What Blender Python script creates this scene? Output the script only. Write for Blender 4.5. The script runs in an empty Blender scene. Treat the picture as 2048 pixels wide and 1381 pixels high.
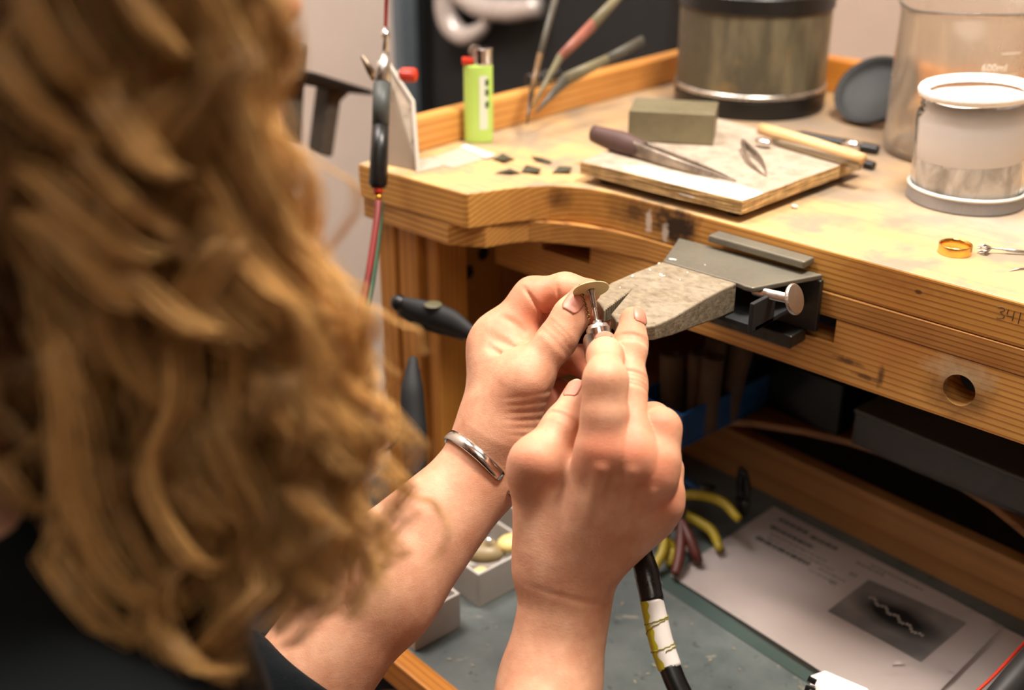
import bpy, bmesh, math, random
import numpy as np
from mathutils import Vector, Matrix
random.seed(7); np.random.seed(7)
S = bpy.context.scene
COL = S.collection

# ------------------------------------------------------------------ camera, world, lights, exposure
FPX = 2400.0
PITCH = math.atan(1125 / 2400.0)
HEAD = math.atan2(2824.0, FPX / math.cos(PITCH))
CAM = np.array([0.0, 0.0, 1.17])
_h = np.array([-math.cos(HEAD), math.sin(HEAD), 0.0])
FW = _h * math.cos(PITCH) + np.array([0, 0, -math.sin(PITCH)])
RT = np.cross(FW, [0, 0, 1.0]); RT /= np.linalg.norm(RT)
UP = np.cross(RT, FW)
camd = bpy.data.cameras.new('camera'); cam = bpy.data.objects.new('camera', camd); COL.objects.link(cam)
cam.matrix_world = Matrix(((RT[0], UP[0], -FW[0], CAM[0]), (RT[1], UP[1], -FW[1], CAM[1]), (RT[2], UP[2], -FW[2], CAM[2]), (0, 0, 0, 1)))
camd.sensor_width = 36; camd.lens = 36 * FPX / 2048
camd.clip_start = 0.02; camd.clip_end = 30
camd.dof.use_dof = True; camd.dof.focus_distance = 0.70; camd.dof.aperture_fstop = 4.2
S.camera = cam

world = bpy.data.worlds.new('world'); S.world = world; world.use_nodes = True
world.node_tree.nodes['Background'].inputs[0].default_value = (1.0, 0.93, 0.86, 1)
world.node_tree.nodes['Background'].inputs[1].default_value = 0.03

def area(name, loc, target, size, energy, color=(1, 1, 1)):
    l = bpy.data.lights.new(name, 'AREA'); l.energy = energy; l.size = size; l.color = color
    o = bpy.data.objects.new(name, l); COL.objects.link(o); o.location = loc
    o.rotation_euler = (Vector(target) - Vector(loc)).to_track_quat('-Z', 'Y').to_euler()
    return o
area('bench_lamp_light', (-0.24, 0.68, 1.70), (-0.38, 0.62, 0.9), 0.20, 11.5, (1.0, 0.91, 0.80))
area('fill_light_front', (0.35, -0.35, 2.45), (-0.4, 0.6, 0.9), 0.9, 7.0, (1.0, 0.90, 0.80))  # unseen fill on the camera side, added to light the bench fronts
area('wall_fill_light', (-1.00, 0.30, 2.45), (-1.4, 0.66, 0.8), 0.6, 27.0, (1.0, 0.93, 0.88))  # added light with no visible source, aimed to brighten the left wall
S.view_settings.view_transform = 'Standard'; S.view_settings.look = 'None'
S.view_settings.gamma = 1; S.view_settings.use_curve_mapping = False
S.view_settings.exposure = 0.36
S.cycles.max_bounces = 8; S.cycles.transmission_bounces = 6; S.cycles.transparent_max_bounces = 8
S.cycles.use_denoising = True
S.cycles.sample_clamp_indirect = 4.0

def ray(x, y): return FW + RT * (x - 1024) / FPX - UP * (y - 690.5) / FPX
def P(x, y, d): return CAM + ray(x, y) * d                      # photo pixel at a distance -> place in the room
def Z(x, y, z): r = ray(x, y); return CAM + r * (z - CAM[2]) / r[2]
def XP(x, y, X): r = ray(x, y); return CAM + r * X / r[0]
def YP(x, y, Y): r = ray(x, y); return CAM + r * Y / r[1]

# ------------------------------------------------------------------ helpers
def lin(c):
    return tuple(((v / 255) / 12.92 if v / 255 <= 0.04045 else ((v / 255 + 0.055) / 1.055) ** 2.4) for v in c)

def empty(name, loc, label, cat, group=None, rz=0):
    o = bpy.data.objects.new(name, None); COL.objects.link(o); o.empty_display_size = 0.02
    o.location = loc; o.rotation_euler = (0, 0, rz)
    o['label'] = label; o['category'] = cat
    if group: o['group'] = group
    return o

def tag(o, label=None, cat=None, group=None, kind=None):
    if label: o['label'] = label
    if cat: o['category'] = cat
    if group: o['group'] = group
    if kind: o['kind'] = kind
    return o

def wmat(o):
    m = Matrix.LocRotScale(o.location, o.rotation_euler, o.scale)
    while o.parent is not None:
        o = o.parent; m = Matrix.LocRotScale(o.location, o.rotation_euler, o.scale) @ m
    return m

def obj(name, bm, mat, parent=None, smooth=False, bevel=0, loc=None, world=True, label=None, seg=2):
    """one mesh object; the bmesh is in room coordinates (world=True) or in its parent's"""
    me = bpy.data.meshes.new(name)
    if isinstance(bm, bmesh.types.BMesh):
        bmesh.ops.recalc_face_normals(bm, faces=bm.faces)
        bm.to_mesh(me); bm.free()
    else:
        v, f = bm
        me.from_pydata([tuple(p) for p in v], [], [tuple(q) for q in f]); me.update()
    if smooth:
        me.polygons.foreach_set('use_smooth', [True] * len(me.polygons))
    if mat is not None:
        for m in (mat if isinstance(mat, (list, tuple)) else [mat]): me.materials.append(m)
    o = bpy.data.objects.new(name, me); COL.objects.link(o)
    if parent is not None:
        o.parent = parent
        if world: me.transform(wmat(parent).inverted())
    elif loc is not None:
        o.location = loc
        if world: me.transform(Matrix.Translation(-Vector(loc)))
    if bevel:
        b = o.modifiers.new('bevel', 'BEVEL'); b.width = bevel; b.segments = seg; b.limit_method = 'ANGLE'; b.angle_limit = math.radians(40)
        if smooth is False:
            pass
    if smooth == 'auto' or (bevel and not smooth):
        pass
    if label: o['label'] = label
    return o

def B(): return bmesh.new()

def box(bm, lo, hi, rz=0, piv=None):
    lo, hi = Vector(lo), Vector(hi)
    vs = [bm.verts.new((x, y, z)) for x in (lo.x, hi.x) for y in (lo.y, hi.y) for z in (lo.z, hi.z)]
    for f in ((0, 1, 3, 2), (4, 6, 7, 5), (0, 4, 5, 1), (2, 3, 7, 6), (0, 2, 6, 4), (1, 5, 7, 3)):
        bm.faces.new([vs[i] for i in f])
    if rz:
        c = Vector(piv) if piv is not None else (lo + hi) / 2
        bmesh.ops.rotate(bm, verts=vs, cent=c, matrix=Matrix.Rotation(rz, 3, 'Z'))
    return vs

def prism(bm, poly, z0, z1):
    """poly: xy list; z0 / z1 numbers or lists"""
    n = len(poly)
    a = [bm.verts.new((p[0], p[1], z0[i] if hasattr(z0, '__len__') else z0)) for i, p in enumerate(poly)]
    b = [bm.verts.new((p[0], p[1], z1[i] if hasattr(z1, '__len__') else z1)) for i, p in enumerate(poly)]
    bm.faces.new(a[::-1]); bm.faces.new(b)
    for i in range(n): bm.faces.new((a[i], a[(i + 1) % n], b[(i + 1) % n], b[i]))
    return a + b

def frame_of(d):
    d = np.array(d, float); d /= np.linalg.norm(d)
    a = np.array([0, 0, 1.0]) if abs(d[2]) < 0.9 else np.array([1.0, 0, 0])
    u = np.cross(a, d); u /= np.linalg.norm(u)
    return u, np.cross(d, u), d

def lathe(bm, prof, seg=48, base=(0, 0, 0), axis=(0, 0, 1), closed=False, jag=None):
    """prof: (r, h) list along AXIS from BASE"""
    u, v, d = frame_of(axis); base = np.array(base, float); rings = []
    for r, h in prof:
        if r < 1e-7: rings.append([bm.verts.new(base + d * h)])
        else:
            rings.append([bm.verts.new(base + d * h + (u * math.cos(2 * math.pi * k / seg) + v * math.sin(2 * math.pi * k / seg)) * r * (1 if jag is None else jag(k, h))) for k in range(seg)])
    pairs = list(zip(rings[:-1], rings[1:]))
    if closed: pairs.append((rings[-1], rings[0]))
    for a, b in pairs:
        if len(a) == 1 and len(b) == 1: continue
        for k in range(seg):
            k2 = (k + 1) % seg
            if len(a) == 1: bm.faces.new((a[0], b[k], b[k2]))
            elif len(b) == 1: bm.faces.new((a[k], b[0], a[k2]))
            else: bm.faces.new((a[k], b[k], b[k2], a[k2]))

def smoothpath(pts, n):
    pts = np.array(pts, float); m = len(pts)
    if m < 3:
        t = np.linspace(0, 1, n)[:, None]; return pts[0] * (1 - t) + pts[-1] * t
    ext = np.vstack([2 * pts[0] - pts[1], pts, 2 * pts[-1] - pts[-2]]); out = []
    for t in np.linspace(0, m - 1 - 1e-6, n):
        i = int(t); f = t - i; p0, p1, p2, p3 = ext[i:i + 4]
        out.append(0.5 * ((2 * p1) + (-p0 + p2) * f + (2 * p0 - 5 * p1 + 4 * p2 - p3) * f * f + (-p0 + 3 * p1 - 3 * p2 + p3) * f ** 3))
    return np.array(out)

def tube(bm, pts, r, seg=10, n=None, caps=True, flat=1.0, up=None):
    pts = smoothpath(pts, n) if n else np.array(pts, float)
    m = len(pts)
    rs = np.interp(np.linspace(0, 1, m), np.linspace(0, 1, len(r)), r) if hasattr(r, '__len__') else np.full(m, r)
    tan = np.gradient(pts, axis=0); tan /= np.linalg.norm(tan, axis=1)[:, None] + 1e-12
    u = np.array(up, float) if up is not None else frame_of(tan[0])[0]
    rings = []
    for i in range(m):
        u = u - tan[i] * (u @ tan[i]); u /= np.linalg.norm(u); v = np.cross(tan[i], u)
        rings.append([bm.verts.new(pts[i] + (u * math.cos(2 * math.pi * k / seg) * flat + v * math.sin(2 * math.pi * k / seg)) * rs[i]) for k in range(seg)])
    for a, b in zip(rings[:-1], rings[1:]):
        for k in range(seg): bm.faces.new((a[k], a[(k + 1) % seg], b[(k + 1) % seg], b[k]))
    if caps: bm.faces.new(rings[0][::-1]); bm.faces.new(rings[-1])

def ball(bm, c, r, seg=16, rings=10, sc=(1, 1, 1)):
    m = Matrix.Translation(Vector(c)) @ Matrix.Diagonal((r * sc[0], r * sc[1], r * sc[2], 1))
    bmesh.ops.create_uvsphere(bm, u_segments=seg, v_segments=rings, radius=1, matrix=m)

# ------------------------------------------------------------------ materials
def base_mat(name, color=(200, 200, 200), rough=0.5, metal=0.0, **kw):
    m = bpy.data.materials.new(name); m.use_nodes = True
    b = m.node_tree.nodes['Principled BSDF']
    b.inputs['Base Color'].default_value = (*lin(color), 1); b.inputs['Roughness'].default_value = rough; b.inputs['Metallic'].default_value = metal
    for k, v in kw.items(): b.inputs[k.replace('_', ' ')].default_value = v
    return m

class NT:
    """small node writer"""
    def __init__(s, m): s.t = m.node_tree; s.n = s.t.nodes; s.b = s.n['Principled BSDF']
    def new(s, kind, **kw):
        nd = s.n.new(kind)
        for k, v in kw.items():
            if isinstance(k, str) and hasattr(nd, k): setattr(nd, k, v)
        return nd
    def link(s, a, b): s.t.links.new(a, b)
    def coords(s, scale=(1, 1, 1), rot=(0, 0, 0), loc=(0, 0, 0)):
        tc = s.n.new('ShaderNodeTexCoord'); mp = s.n.new('ShaderNodeMapping')
        mp.inputs['Scale'].default_value = scale; mp.inputs['Rotation'].default_value = rot; mp.inputs['Location'].default_value = loc
        s.link(tc.outputs['Object'], mp.inputs['Vector']); return mp.outputs[0]
    def noise(s, vec, scale, detail=4, rough=0.55, dist=0.0):
        t = s.n.new('ShaderNodeTexNoise'); t.inputs['Scale'].default_value = scale; t.inputs['Detail'].default_value = detail
        t.inputs['Roughness'].default_value = rough; t.inputs['Distortion'].default_value = dist
        if vec is not None: s.link(vec, t.inputs['Vector'])
        return t.outputs['Fac']
    def ramp(s, fac, stops):
        r = s.n.new('ShaderNodeValToRGB'); e = r.color_ramp.elements
        while len(e) < len(stops): e.new(0.5)
        for i, (p, c) in enumerate(stops):
            e[i].position = p; e[i].color = (*lin(c), 1) if hasattr(c, '__len__') else (c, c, c, 1)
        s.link(fac, r.inputs[0]); return r.outputs[0]
    def mix(s, fac, a, b, mode='MIX'):
        m = s.n.new('ShaderNodeMix'); m.data_type = 'RGBA'; m.blend_type = mode; m.clamp_result = False
        for v, i in ((fac, 0), (a, 6), (b, 7)):
            if hasattr(v, 'default_value') or hasattr(v, 'is_linked'): s.link(v, m.inputs[i])
            elif i == 0: m.inputs[0].default_value = v
            else: m.inputs[i].default_value = (*lin(v), 1)
        return m.outputs[2]
    def math(s, op, a, b=None, c=None):
        m = s.n.new('ShaderNodeMath'); m.operation = op
        for i, v in enumerate((a, b, c)):
            if v is None: continue
            if hasattr(v, 'is_linked'): s.link(v, m.inputs[i])
            else: m.inputs[i].default_value = v
        return m.outputs[0]
    def spot(s, vec, center, radii, soft=0.5, nvec=None, namp=0.5, nscale=60):
        """1 inside an ellipsoid, ragged edge"""
        mp = s.n.new('ShaderNodeMapping'); mp.vector_type = 'POINT'
        sc = [1 / r for r in radii]
        mp.inputs['Scale'].default_value = sc; mp.inputs['Location'].default_value = [-c * k for c, k in zip(center, sc)]
        s.link(vec, mp.inputs[0]); ln = s.n.new('ShaderNodeVectorMath'); ln.operation = 'LENGTH'; s.link(mp.outputs[0], ln.inputs[0])
        nz = s.noise(vec, nscale, 4)
        d = s.math('ADD', ln.outputs['Value'], s.math('MULTIPLY', s.math('SUBTRACT', nz, 0.5), namp * 2))
        mr = s.n.new('ShaderNodeMapRange'); mr.inputs[1].default_value = 1 - soft; mr.inputs[2].default_value = 1.0 + soft * 0.4
        mr.inputs[3].default_value = 1; mr.inputs[4].default_value = 0; s.link(d, mr.inputs[0]); return mr.outputs[0]
    def color(s, c): s.link(c, s.b.inputs['Base Color'])
    def rough(s, c): s.link(c, s.b.inputs['Roughness'])
    def bump(s, h, dist=0.0005, strength=0.6, prev=None):
        b = s.n.new('ShaderNodeBump'); b.inputs['Distance'].default_value = dist; b.inputs['Strength'].default_value = strength
        s.link(h, b.inputs['Height'])
        if prev is not None: s.link(prev, b.inputs['Normal'])
        s.link(b.outputs[0], s.b.inputs['Normal']); return b.outputs[0]

def wood(name, light, dark, axis='X', ring=42, center=(0, 0.03, -0.06), rough=0.5, dist=1.5, contrast=1.0, dirt=None, spots=(), bumpd=0.0003, tilt=(0, 0, 0), topz=None):
    m = base_mat(name, light, rough); t = NT(m)
    st = {'X': (0.10, 1, 1), 'Y': (1, 0.10, 1), 'Z': (1, 1, 0.10)}[axis]
    v = t.coords(st, tilt, tuple(-c for c in center))
    w = t.new('ShaderNodeTexWave'); w.wave_type = 'RINGS'; w.rings_direction = axis; w.wave_profile = 'SAW'
    w.inputs['Scale'].default_value = ring; w.inputs['Distortion'].default_value = dist; w.inputs['Detail'].default_value = 2; w.inputs['Detail Scale'].default_value = 0.12
    t.link(v, w.inputs['Vector'])
    g = t.ramp(w.outputs['Fac'], [(0.0, light), (0.55, light), (0.9, dark), (1.0, light)])
    fine = t.noise(t.coords({'X': (12, 420, 420), 'Y': (420, 12, 420), 'Z': (420, 420, 12)}[axis]), 1, 3)
    f2 = t.ramp(fine, [(0.3, 0.72), (0.65, 1.0)])
    c = t.mix(0.55 * contrast, light, g)
    c = t.mix(0.55, c, f2, 'MULTIPLY')
    big = t.noise(t.coords(), 9, 3)
    c = t.mix(t.ramp(big, [(0.35, 0.0), (0.75, 0.55)]), c, dark)
    oc = t.coords()
    if dirt:
        dcol, lo, hi, amt, sc = dirt
        nz = t.noise(oc, sc, 7, 0.62, 0.3); fm = t.ramp(nz, [(lo, 0.0), (hi, amt)])
        if topz is not None:
            sx = t.new('ShaderNodeSeparateXYZ'); t.link(oc, sx.inputs[0]); up_ = t.math('GREATER_THAN', sx.outputs[2], topz)
            fm = t.math('MULTIPLY', fm, up_); worn = t.math('MULTIPLY', up_, 0.62); c = t.mix(worn, c, (212, 180, 130))
        c = t.mix(fm, c, dcol)
    for sp in spots:
        cen, rad, colr, amt = sp[:4]; kw = sp[4] if len(sp) > 4 else {}
        s_ = t.spot(oc, cen, rad, **kw)
        c = t.mix(t.math('MULTIPLY', s_, amt), c, colr)
    t.color(c)
    h = t.math('ADD', t.math('MULTIPLY', fine, 0.6), t.math('MULTIPLY', w.outputs['Fac'], 0.4))
    t.bump(h, bumpd, 0.5)
    return m

def metal(name, color, rough=0.3, scr=None, bump=0.0002, metallic=1.0, mottled=None, scale=60):
    m = base_mat(name, color, rough, metallic); t = NT(m)
    n = t.noise(t.coords(scr or (1, 1, 1)), scale, 6, 0.65)
    r = t.ramp(n, [(0.3, max(rough - 0.12, 0.03)), (0.7, min(rough + 0.18, 1))]); t.rough(r)
    if mottled:
        n2 = t.noise(t.coords(), scale * 0.5, 7, 0.7)
        t.color(t.mix(t.ramp(n2, [(0.38, 0.0), (0.66, 1.0)]), color, mottled))
    t.bump(n, bump, 0.4)
    return m

def plain(name, color, rough=0.5, var=0.12, scale=30, bump=0.0002, **kw):
    m = base_mat(name, color, rough, **kw); t = NT(m)
    n = t.noise(t.coords(), scale, 5)
    dk = tuple(c * (1 - var * 2) for c in color)
    t.color(t.mix(t.ramp(n, [(0.35, 0.0), (0.75, 1.0)]), color, dk)); t.bump(n, bump, 0.4)
    return m

M = {}
M['steel'] = metal('bare_steel', (190, 186, 180), 0.28)
M['chrome'] = metal('chrome', (225, 222, 218), 0.12, bump=0.00005)
M['dark_steel'] = metal('dark_steel', (98, 98, 95), 0.42, mottled=(66, 66, 64))
M['black_plastic'] = plain('black_plastic', (13, 14, 14), 0.36)
M['black_rubber'] = plain('black_rubber', (24, 26, 28), 0.7)
M['gold'] = metal('gold', (240, 190, 105), 0.14, bump=0.00003)
M['red_plastic'] = plain('red_plastic', (205, 52, 26), 0.35)
M['yellow_grip'] = plain('yellow_grip', (190, 165, 40), 0.45)
M['blue_plastic'] = plain('blue_plastic', (20, 70, 120), 0.4)

# ------------------------------------------------------------------ the room
def struct(name, bm, mat, **kw): return tag(obj(name, bm, mat, **kw), kind='structure')
WX, WY = -1.40, 1.30
mw = base_mat('wall_paint', (206, 190, 180), 0.9); t = NT(mw)
n1 = t.noise(t.coords(), 5, 6, 0.6); t.color(t.mix(t.ramp(n1, [(0.4, 0.0), (0.8, 0.45)]), (240, 222, 208), (212, 192, 180))); t.bump(t.noise(t.coords(), 160, 3), 0.0006, 0.3)
bm = B(); box(bm, (WX - 0.1, -2.4, 0), (WX, WY + 0.1, 2.6)); struct('wall_left', bm, mw)
bm = B(); box(bm, (WX, WY, 0), (2.3, WY + 0.1, 2.6)); struct('wall_back', bm, plain('wall_paint_dim', (190, 168, 152), 0.9, var=0.04, scale=5))  # same wall paint, coloured darker for the weaker light on this wall
bm = B(); box(bm, (2.2, -2.4, 0), (2.3, WY, 2.6)); struct('wall_right', bm, mw)
bm = B(); box(bm, (WX, -2.5, 0), (2.2, -2.4, 2.6)); struct('wall_front', bm, mw)
mf = base_mat('floor_vinyl', (70, 62, 54), 0.6); t = NT(mf)
t.color(t.mix(t.ramp(t.noise(t.coords(), 14, 6), [(0.4, 0.0), (0.7, 1.0)]), (74, 66, 58), (48, 42, 38))); t.bump(t.noise(t.coords(), 90), 0.0004, 0.3)
bm = B(); box(bm, (WX - 0.1, -2.5, -0.05), (2.3, WY + 0.1, 0)); struct('floor', bm, mf)
bm = B(); box(bm, (WX - 0.1, -2.5, 2.6), (2.3, WY + 0.1, 2.65)); struct('ceiling', bm, plain('ceiling_paint', (225, 218, 208), 0.9))
bm = B(); box(bm, (WX, -2.4, 0), (WX + 0.015, WY, 0.09)); struct('baseboard_left', bm, plain('baseboard_paint', (150, 144, 138), 0.6), bevel=0.003)
# grey-blue upright trim in the corner, its front edge in view behind the torch
tx0, tx1 = XP(786, 150, WX), XP(846, 150, WX)
bm = B(); box(bm, (WX, tx0[1], 0.0), (WX + 0.02, WY - 0.02, 2.3)); struct('trim_1', bm, plain('trim_paint', (104, 114, 122), 0.55, var=0.06), bevel=0.002)
# dark tool board leaning in the corner
tb = empty('tool_board', (-1.15, WY, 0.0), 'large black board standing behind the bench under the wall corner', 'board')
bm = B(); box(bm, (WX + 0.03, WY - 0.035, 0.12), (-0.90, WY - 0.012, 1.5)); obj('panel', bm, plain('board_black', (25, 25, 25), 0.75), tb, bevel=0.002)
bm = B(); box(bm, (WX + 0.022, WY - 0.045, 0.0), (WX + 0.045, WY - 0.008, 1.52)); box(bm, (-0.905, WY - 0.045, 0.0), (-0.885, WY - 0.008, 1.52)); obj('frame', bm, M['black_plastic'], tb, bevel=0.002)

# ------------------------------------------------------------------ the workbench
T = 0.90; T2 = 0.872; T3 = 0.855; T4 = 0.813; FY = 0.662
LX, RX, BY = -0.712, 0.42, 1.07
PINE, PINE_D = (226, 172, 92), (172, 104, 40)
burn = (40, 26, 18)
bench = empty('workbench', (0, 0, 0), 'worn pine jewellers workbench with a curved cutout and low raised edges', 'bench')
m_top = wood('pine_top', (226, 168, 84), (150, 84, 30), 'X', 80, (0, 0.71, 0.70), rough=0.5, dist=9, contrast=1.6, topz=T - 0.0006, dirt=((138, 127, 112), 0.40, 0.62, 0.9, 20),
    spots=[((-0.55, 0.82, T), (0.20, 0.13, 0.02), (150, 132, 112), 0.65, dict(soft=0.9, namp=0.5, nscale=22)),
           ((-0.42, 0.92, T), (0.26, 0.15, 0.02), (122, 106, 92), 0.75, dict(soft=0.9, namp=0.5, nscale=18)),
           ((-0.27, 0.79, T), (0.10, 0.05, 0.02), (172, 160, 148), 0.6, dict(soft=0.9, namp=0.8, nscale=40)),
           ((-0.562, 0.652, 0.890), (0.011, 0.012, 0.009), (58, 24, 8), 0.95, dict(soft=0.8, namp=0.35, nscale=180)),
           ((-0.464, FY, 0.887), (0.020, 0.006, 0.016), burn, 0.97, dict(soft=0.55, namp=0.8, nscale=110)),
           ((-0.500, FY, 0.889), (0.022, 0.006, 0.012), (70, 44, 24), 0.8, dict(soft=0.9, namp=0.9, nscale=90)),
           ((-0.487, FY, 0.885), (0.003, 0.006, 0.009), (225, 210, 190), 0.85, dict(soft=0.5, namp=0.9, nscale=200)),
           ((-0.472, FY, 0.880), (0.003, 0.006, 0.008), (225, 210, 190), 0.8, dict(soft=0.5, namp=0.9, nscale=240)),
           ((-0.282, FY, 0.889), (0.0028, 0.004, 0.0016), (60, 40, 20), 0.9, dict(soft=0.4, namp=0.3, nscale=300)),
           ((-0.297, FY, 0.892), (0.03, 0.004, 0.006), (150, 96, 46), 0.5, dict(soft=0.9, namp=1.2, nscale=160))])
m_lam = wood('pine_lamination', (214, 156, 80), (122, 68, 26), 'X', 95, (0, 0.70, 0.74), 0.5, dist=11, contrast=1.7,
    spots=[((-0.23, FY, 0.86), (0.03, 0.01, 0.012), (150, 90, 38), 0.5, dict(soft=0.9, namp=0.7, nscale=50))])
m_apr = wood('pine_apron', PINE, (160, 88, 32), 'X', 85, (0, 0.60, 0.70), 0.5, dist=11, contrast=1.6,
    spots=[((-0.247, FY, 0.834), (0.020, 0.01, 0.0175), (92, 66, 44), 0.85, dict(soft=0.8, namp=0.6, nscale=120)),
           ((-0.247, FY, 0.845), (0.022, 0.01, 0.009), (214, 188, 150), 0.7, dict(soft=0.8, namp=0.8, nscale=140)),
           ((-0.322, FY, 0.829), (0.011, 0.01, 0.0022), (70, 44, 26), 0.85, dict(soft=0.6, namp=0.8, nscale=200)),
           ((-0.308, FY, 0.822), (0.010, 0.01, 0.002), (70, 44, 26), 0.8, dict(soft=0.6, namp=0.8, nscale=200)),
           ((-0.298, FY, 0.826), (0.0025, 0.01, 0.007), (80, 52, 32), 0.8, dict(soft=0.6, namp=0.8, nscale=200))])
m_orange = wood('pine_varnished', (214, 140, 54), (156, 84, 22), 'X', 70, (0, 1.1, 0.7), 0.42)
m_orangeY = wood('pine_varnished_side', (218, 158, 84), (160, 88, 26), 'Y', 60, (-0.6, 0, 0.8), 0.42)
m_upright = wood('pine_upright', (200, 136, 56), (128, 72, 22), 'Z', 60, (-0.6, 0.5, 0), 0.5)
m_inside_shade = plain('inside_shade', (34, 25, 18), 0.85)  # inside boards coloured near black to stand for shade under the bench

def top_outline():
    pts = [(LX, 0.582), (-0.600, 0.586), (-0.595, 0.587), (-0.5885, 0.602)]
    pts += [(-0.582, 0.618), (-0.574, 0.632), (-0.565, 0.643), (-0.553, 0.651), (-0.538, 0.657), (-0.520, 0.6610), (-0.50, FY)]
    x = 0.0
    pts += [(0.10, FY), (0.12, 0.661), (0.145, 0.655), (0.17, 0.64), (0.19, 0.61), (0.195, 0.587), (RX, 0.582)]
    return pts + [(RX, BY), (LX, BY)]
bm = B(); prism(bm, top_outline(), T2 + 0.0004, T); obj('benchtop', bm, m_top, bench, bevel=0.0012)
l2 = [(LX, 0.585), (-0.640, 0.585), (-0.615, 0.585), (-0.590, 0.600), (-0.584, 0.618), (-0.576, 0.632), (-0.562, 0.6415), (-0.545, 0.650), (-0.52, 0.658), (-0.49, FY - 0.0004), (0.10, FY - 0.0004), (0.15, 0.652), (0.185, 0.61), (0.19, 0.59), (RX, 0.585), (RX, BY), (LX, BY)]
bm = B(); prism(bm, l2, T3 + 0.0004, T2); obj('middle_board', bm, m_lam, bench, bevel=0.0008)
# front rail with two pockets and a bored hole
NX0, NX1, NZ = -0.386, -0.333, 0.8375
LN0, LN1, LNZ = -0.590, -0.540, 0.838
out = [(-0.64, T4), (RX, T4), (RX, T3), (NX1, T3), (NX1, NZ), (NX0, NZ), (NX0, T3), (LN1, T3), (LN1, LNZ), (LN0, LNZ), (LN0, T3), (-0.64, T3)]
hc, hr, HN = (-0.247, 0.834), 0.0102, 40
bm = B()
def rail_face(bm, y):
    ov = [bm.verts.new((x, y, z)) for x, z in out]; hv = [bm.verts.new((hc[0] + hr * math.cos(2 * math.pi * k / HN), y, hc[1] + hr * math.sin(2 * math.pi * k / HN))) for k in range(HN)]
    es = [bm.edges.new((a[i], a[(i + 1) % len(a)])) for a in (ov, hv) for i in range(len(a))]
    bmesh.ops.triangle_fill(bm, use_beauty=True, use_dissolve=False, edges=es)
    return ov, hv
f0 = rail_face(bm, FY); f1 = rail_face(bm, FY + 0.024)
for a, b in zip(f0, f1):
    for i in range(len(a)): bm.faces.new((a[i], a[(i + 1) % len(a)], b[(i + 1) % len(b)], b[i]))
rail = obj('front_rail', bm, m_apr, bench)
bm = B(); box(bm, (-0.60, FY + 0.045, 0.79), (RX, FY + 0.06, T3 - 0.001)); obj('inner_rail', bm, m_inside_shade, bench)
# raised edges
bm = B(); box(bm, (LX - 0.004, 0.612, T + 0.0002), (-0.700, 1.05, 0.9265)); obj('raised_edge', bm, m_orangeY, bench, bevel=0.0015)
bm = B(); box(bm, (-0.700, 1.048, T + 0.0002), (RX, 1.068, 0.931)); obj('raised_edge', bm, m_orange, bench, bevel=0.0015)
# left end: uprights, side panel boards with two dark discs painted as shaded holes
for (a, b) in (((-0.705, 0.592, 0.0), (-0.684, 0.632, T3)), ((-0.683, 0.594, 0.0), (-0.660, 0.630, T3)), ((-0.659, 0.600, 0.0), (-0.644, 0.634, T3))):
    bm = B(); box(bm, a, b); obj('leg', bm, m_upright, bench, bevel=0.002)
for k in range(5):
    y0 = 0.640 + k * 0.083
    bm = B(); box(bm, (-0.705, y0, 0.35), (-0.688, y0 + 0.080, T3)); obj('side_board', bm, m_upright, bench, bevel=0.0012)
for q in (XP(966, 507, -0.688), XP(936, 545, -0.688)):
    bm = B(); lathe(bm, [(0, 0.0), (0.0052, 0.0004), (0.0065, 0.0008), (0.0052, 0.0022), (0, 0.0012)], 20, (q[0] - 0.0003, q[1], q[2]), (1, 0, 0)); obj('dark_hole_disc', bm, base_mat('hole_shade', (22, 16, 12), 0.9), bench, smooth=True)
for x0 in (RX - 0.04,):
    for y0 in (0.60, BY - 0.05):
        bm = B(); box(bm, (x0, y0, 0), (x0 + 0.04, y0 + 0.04, T3)); obj('leg', bm, m_upright, bench, bevel=0.002)
bm = B(); box(bm, (-0.705, 1.04, 0), (-0.665, BY, T3)); obj('leg', bm, m_upright, bench, bevel=0.002)
bm = B(); box(bm, (-0.688, BY - 0.03, 0.10), (RX, BY - 0.015, T3)); obj('back_panel', bm, m_inside_shade, bench)
# lower shelf with a concave front edge
arc = [(-0.690, 0.62), (-0.60, 0.66)]
TR = math.radians(-5.2)
ct, st = math.cos(TR), math.sin(TR)
def TL(x, y): return (ct * x - st * y, st * x + ct * y)          # tray frame -> room
sh = [(-0.60, 0.60), (-0.575, 0.648), (-0.552, 0.679), (-0.513, 0.714), (-0.475, 0.736), (-0.441, 0.748), (-0.40, 0.756), (-0.358, 0.756), (-0.32, 0.746), (-0.287, 0.731), (-0.25, 0.705), (-0.22, 0.67)]
poly = [TL(*q) for q in sh]
poly = [(-0.686, 0.66)] + [q for q in poly if q[0] > -0.68] + [(0.0, 0.66), (RX - 0.05, 0.66), (RX - 0.05, 1.03), (-0.686, 1.03)]
bm = B(); prism(bm, poly, 0.694, 0.700); obj('curved_shelf', bm, wood('shelf_wood', (150, 104, 60), (110, 70, 36), 'X', 20), bench, bevel=0.001)

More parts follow.
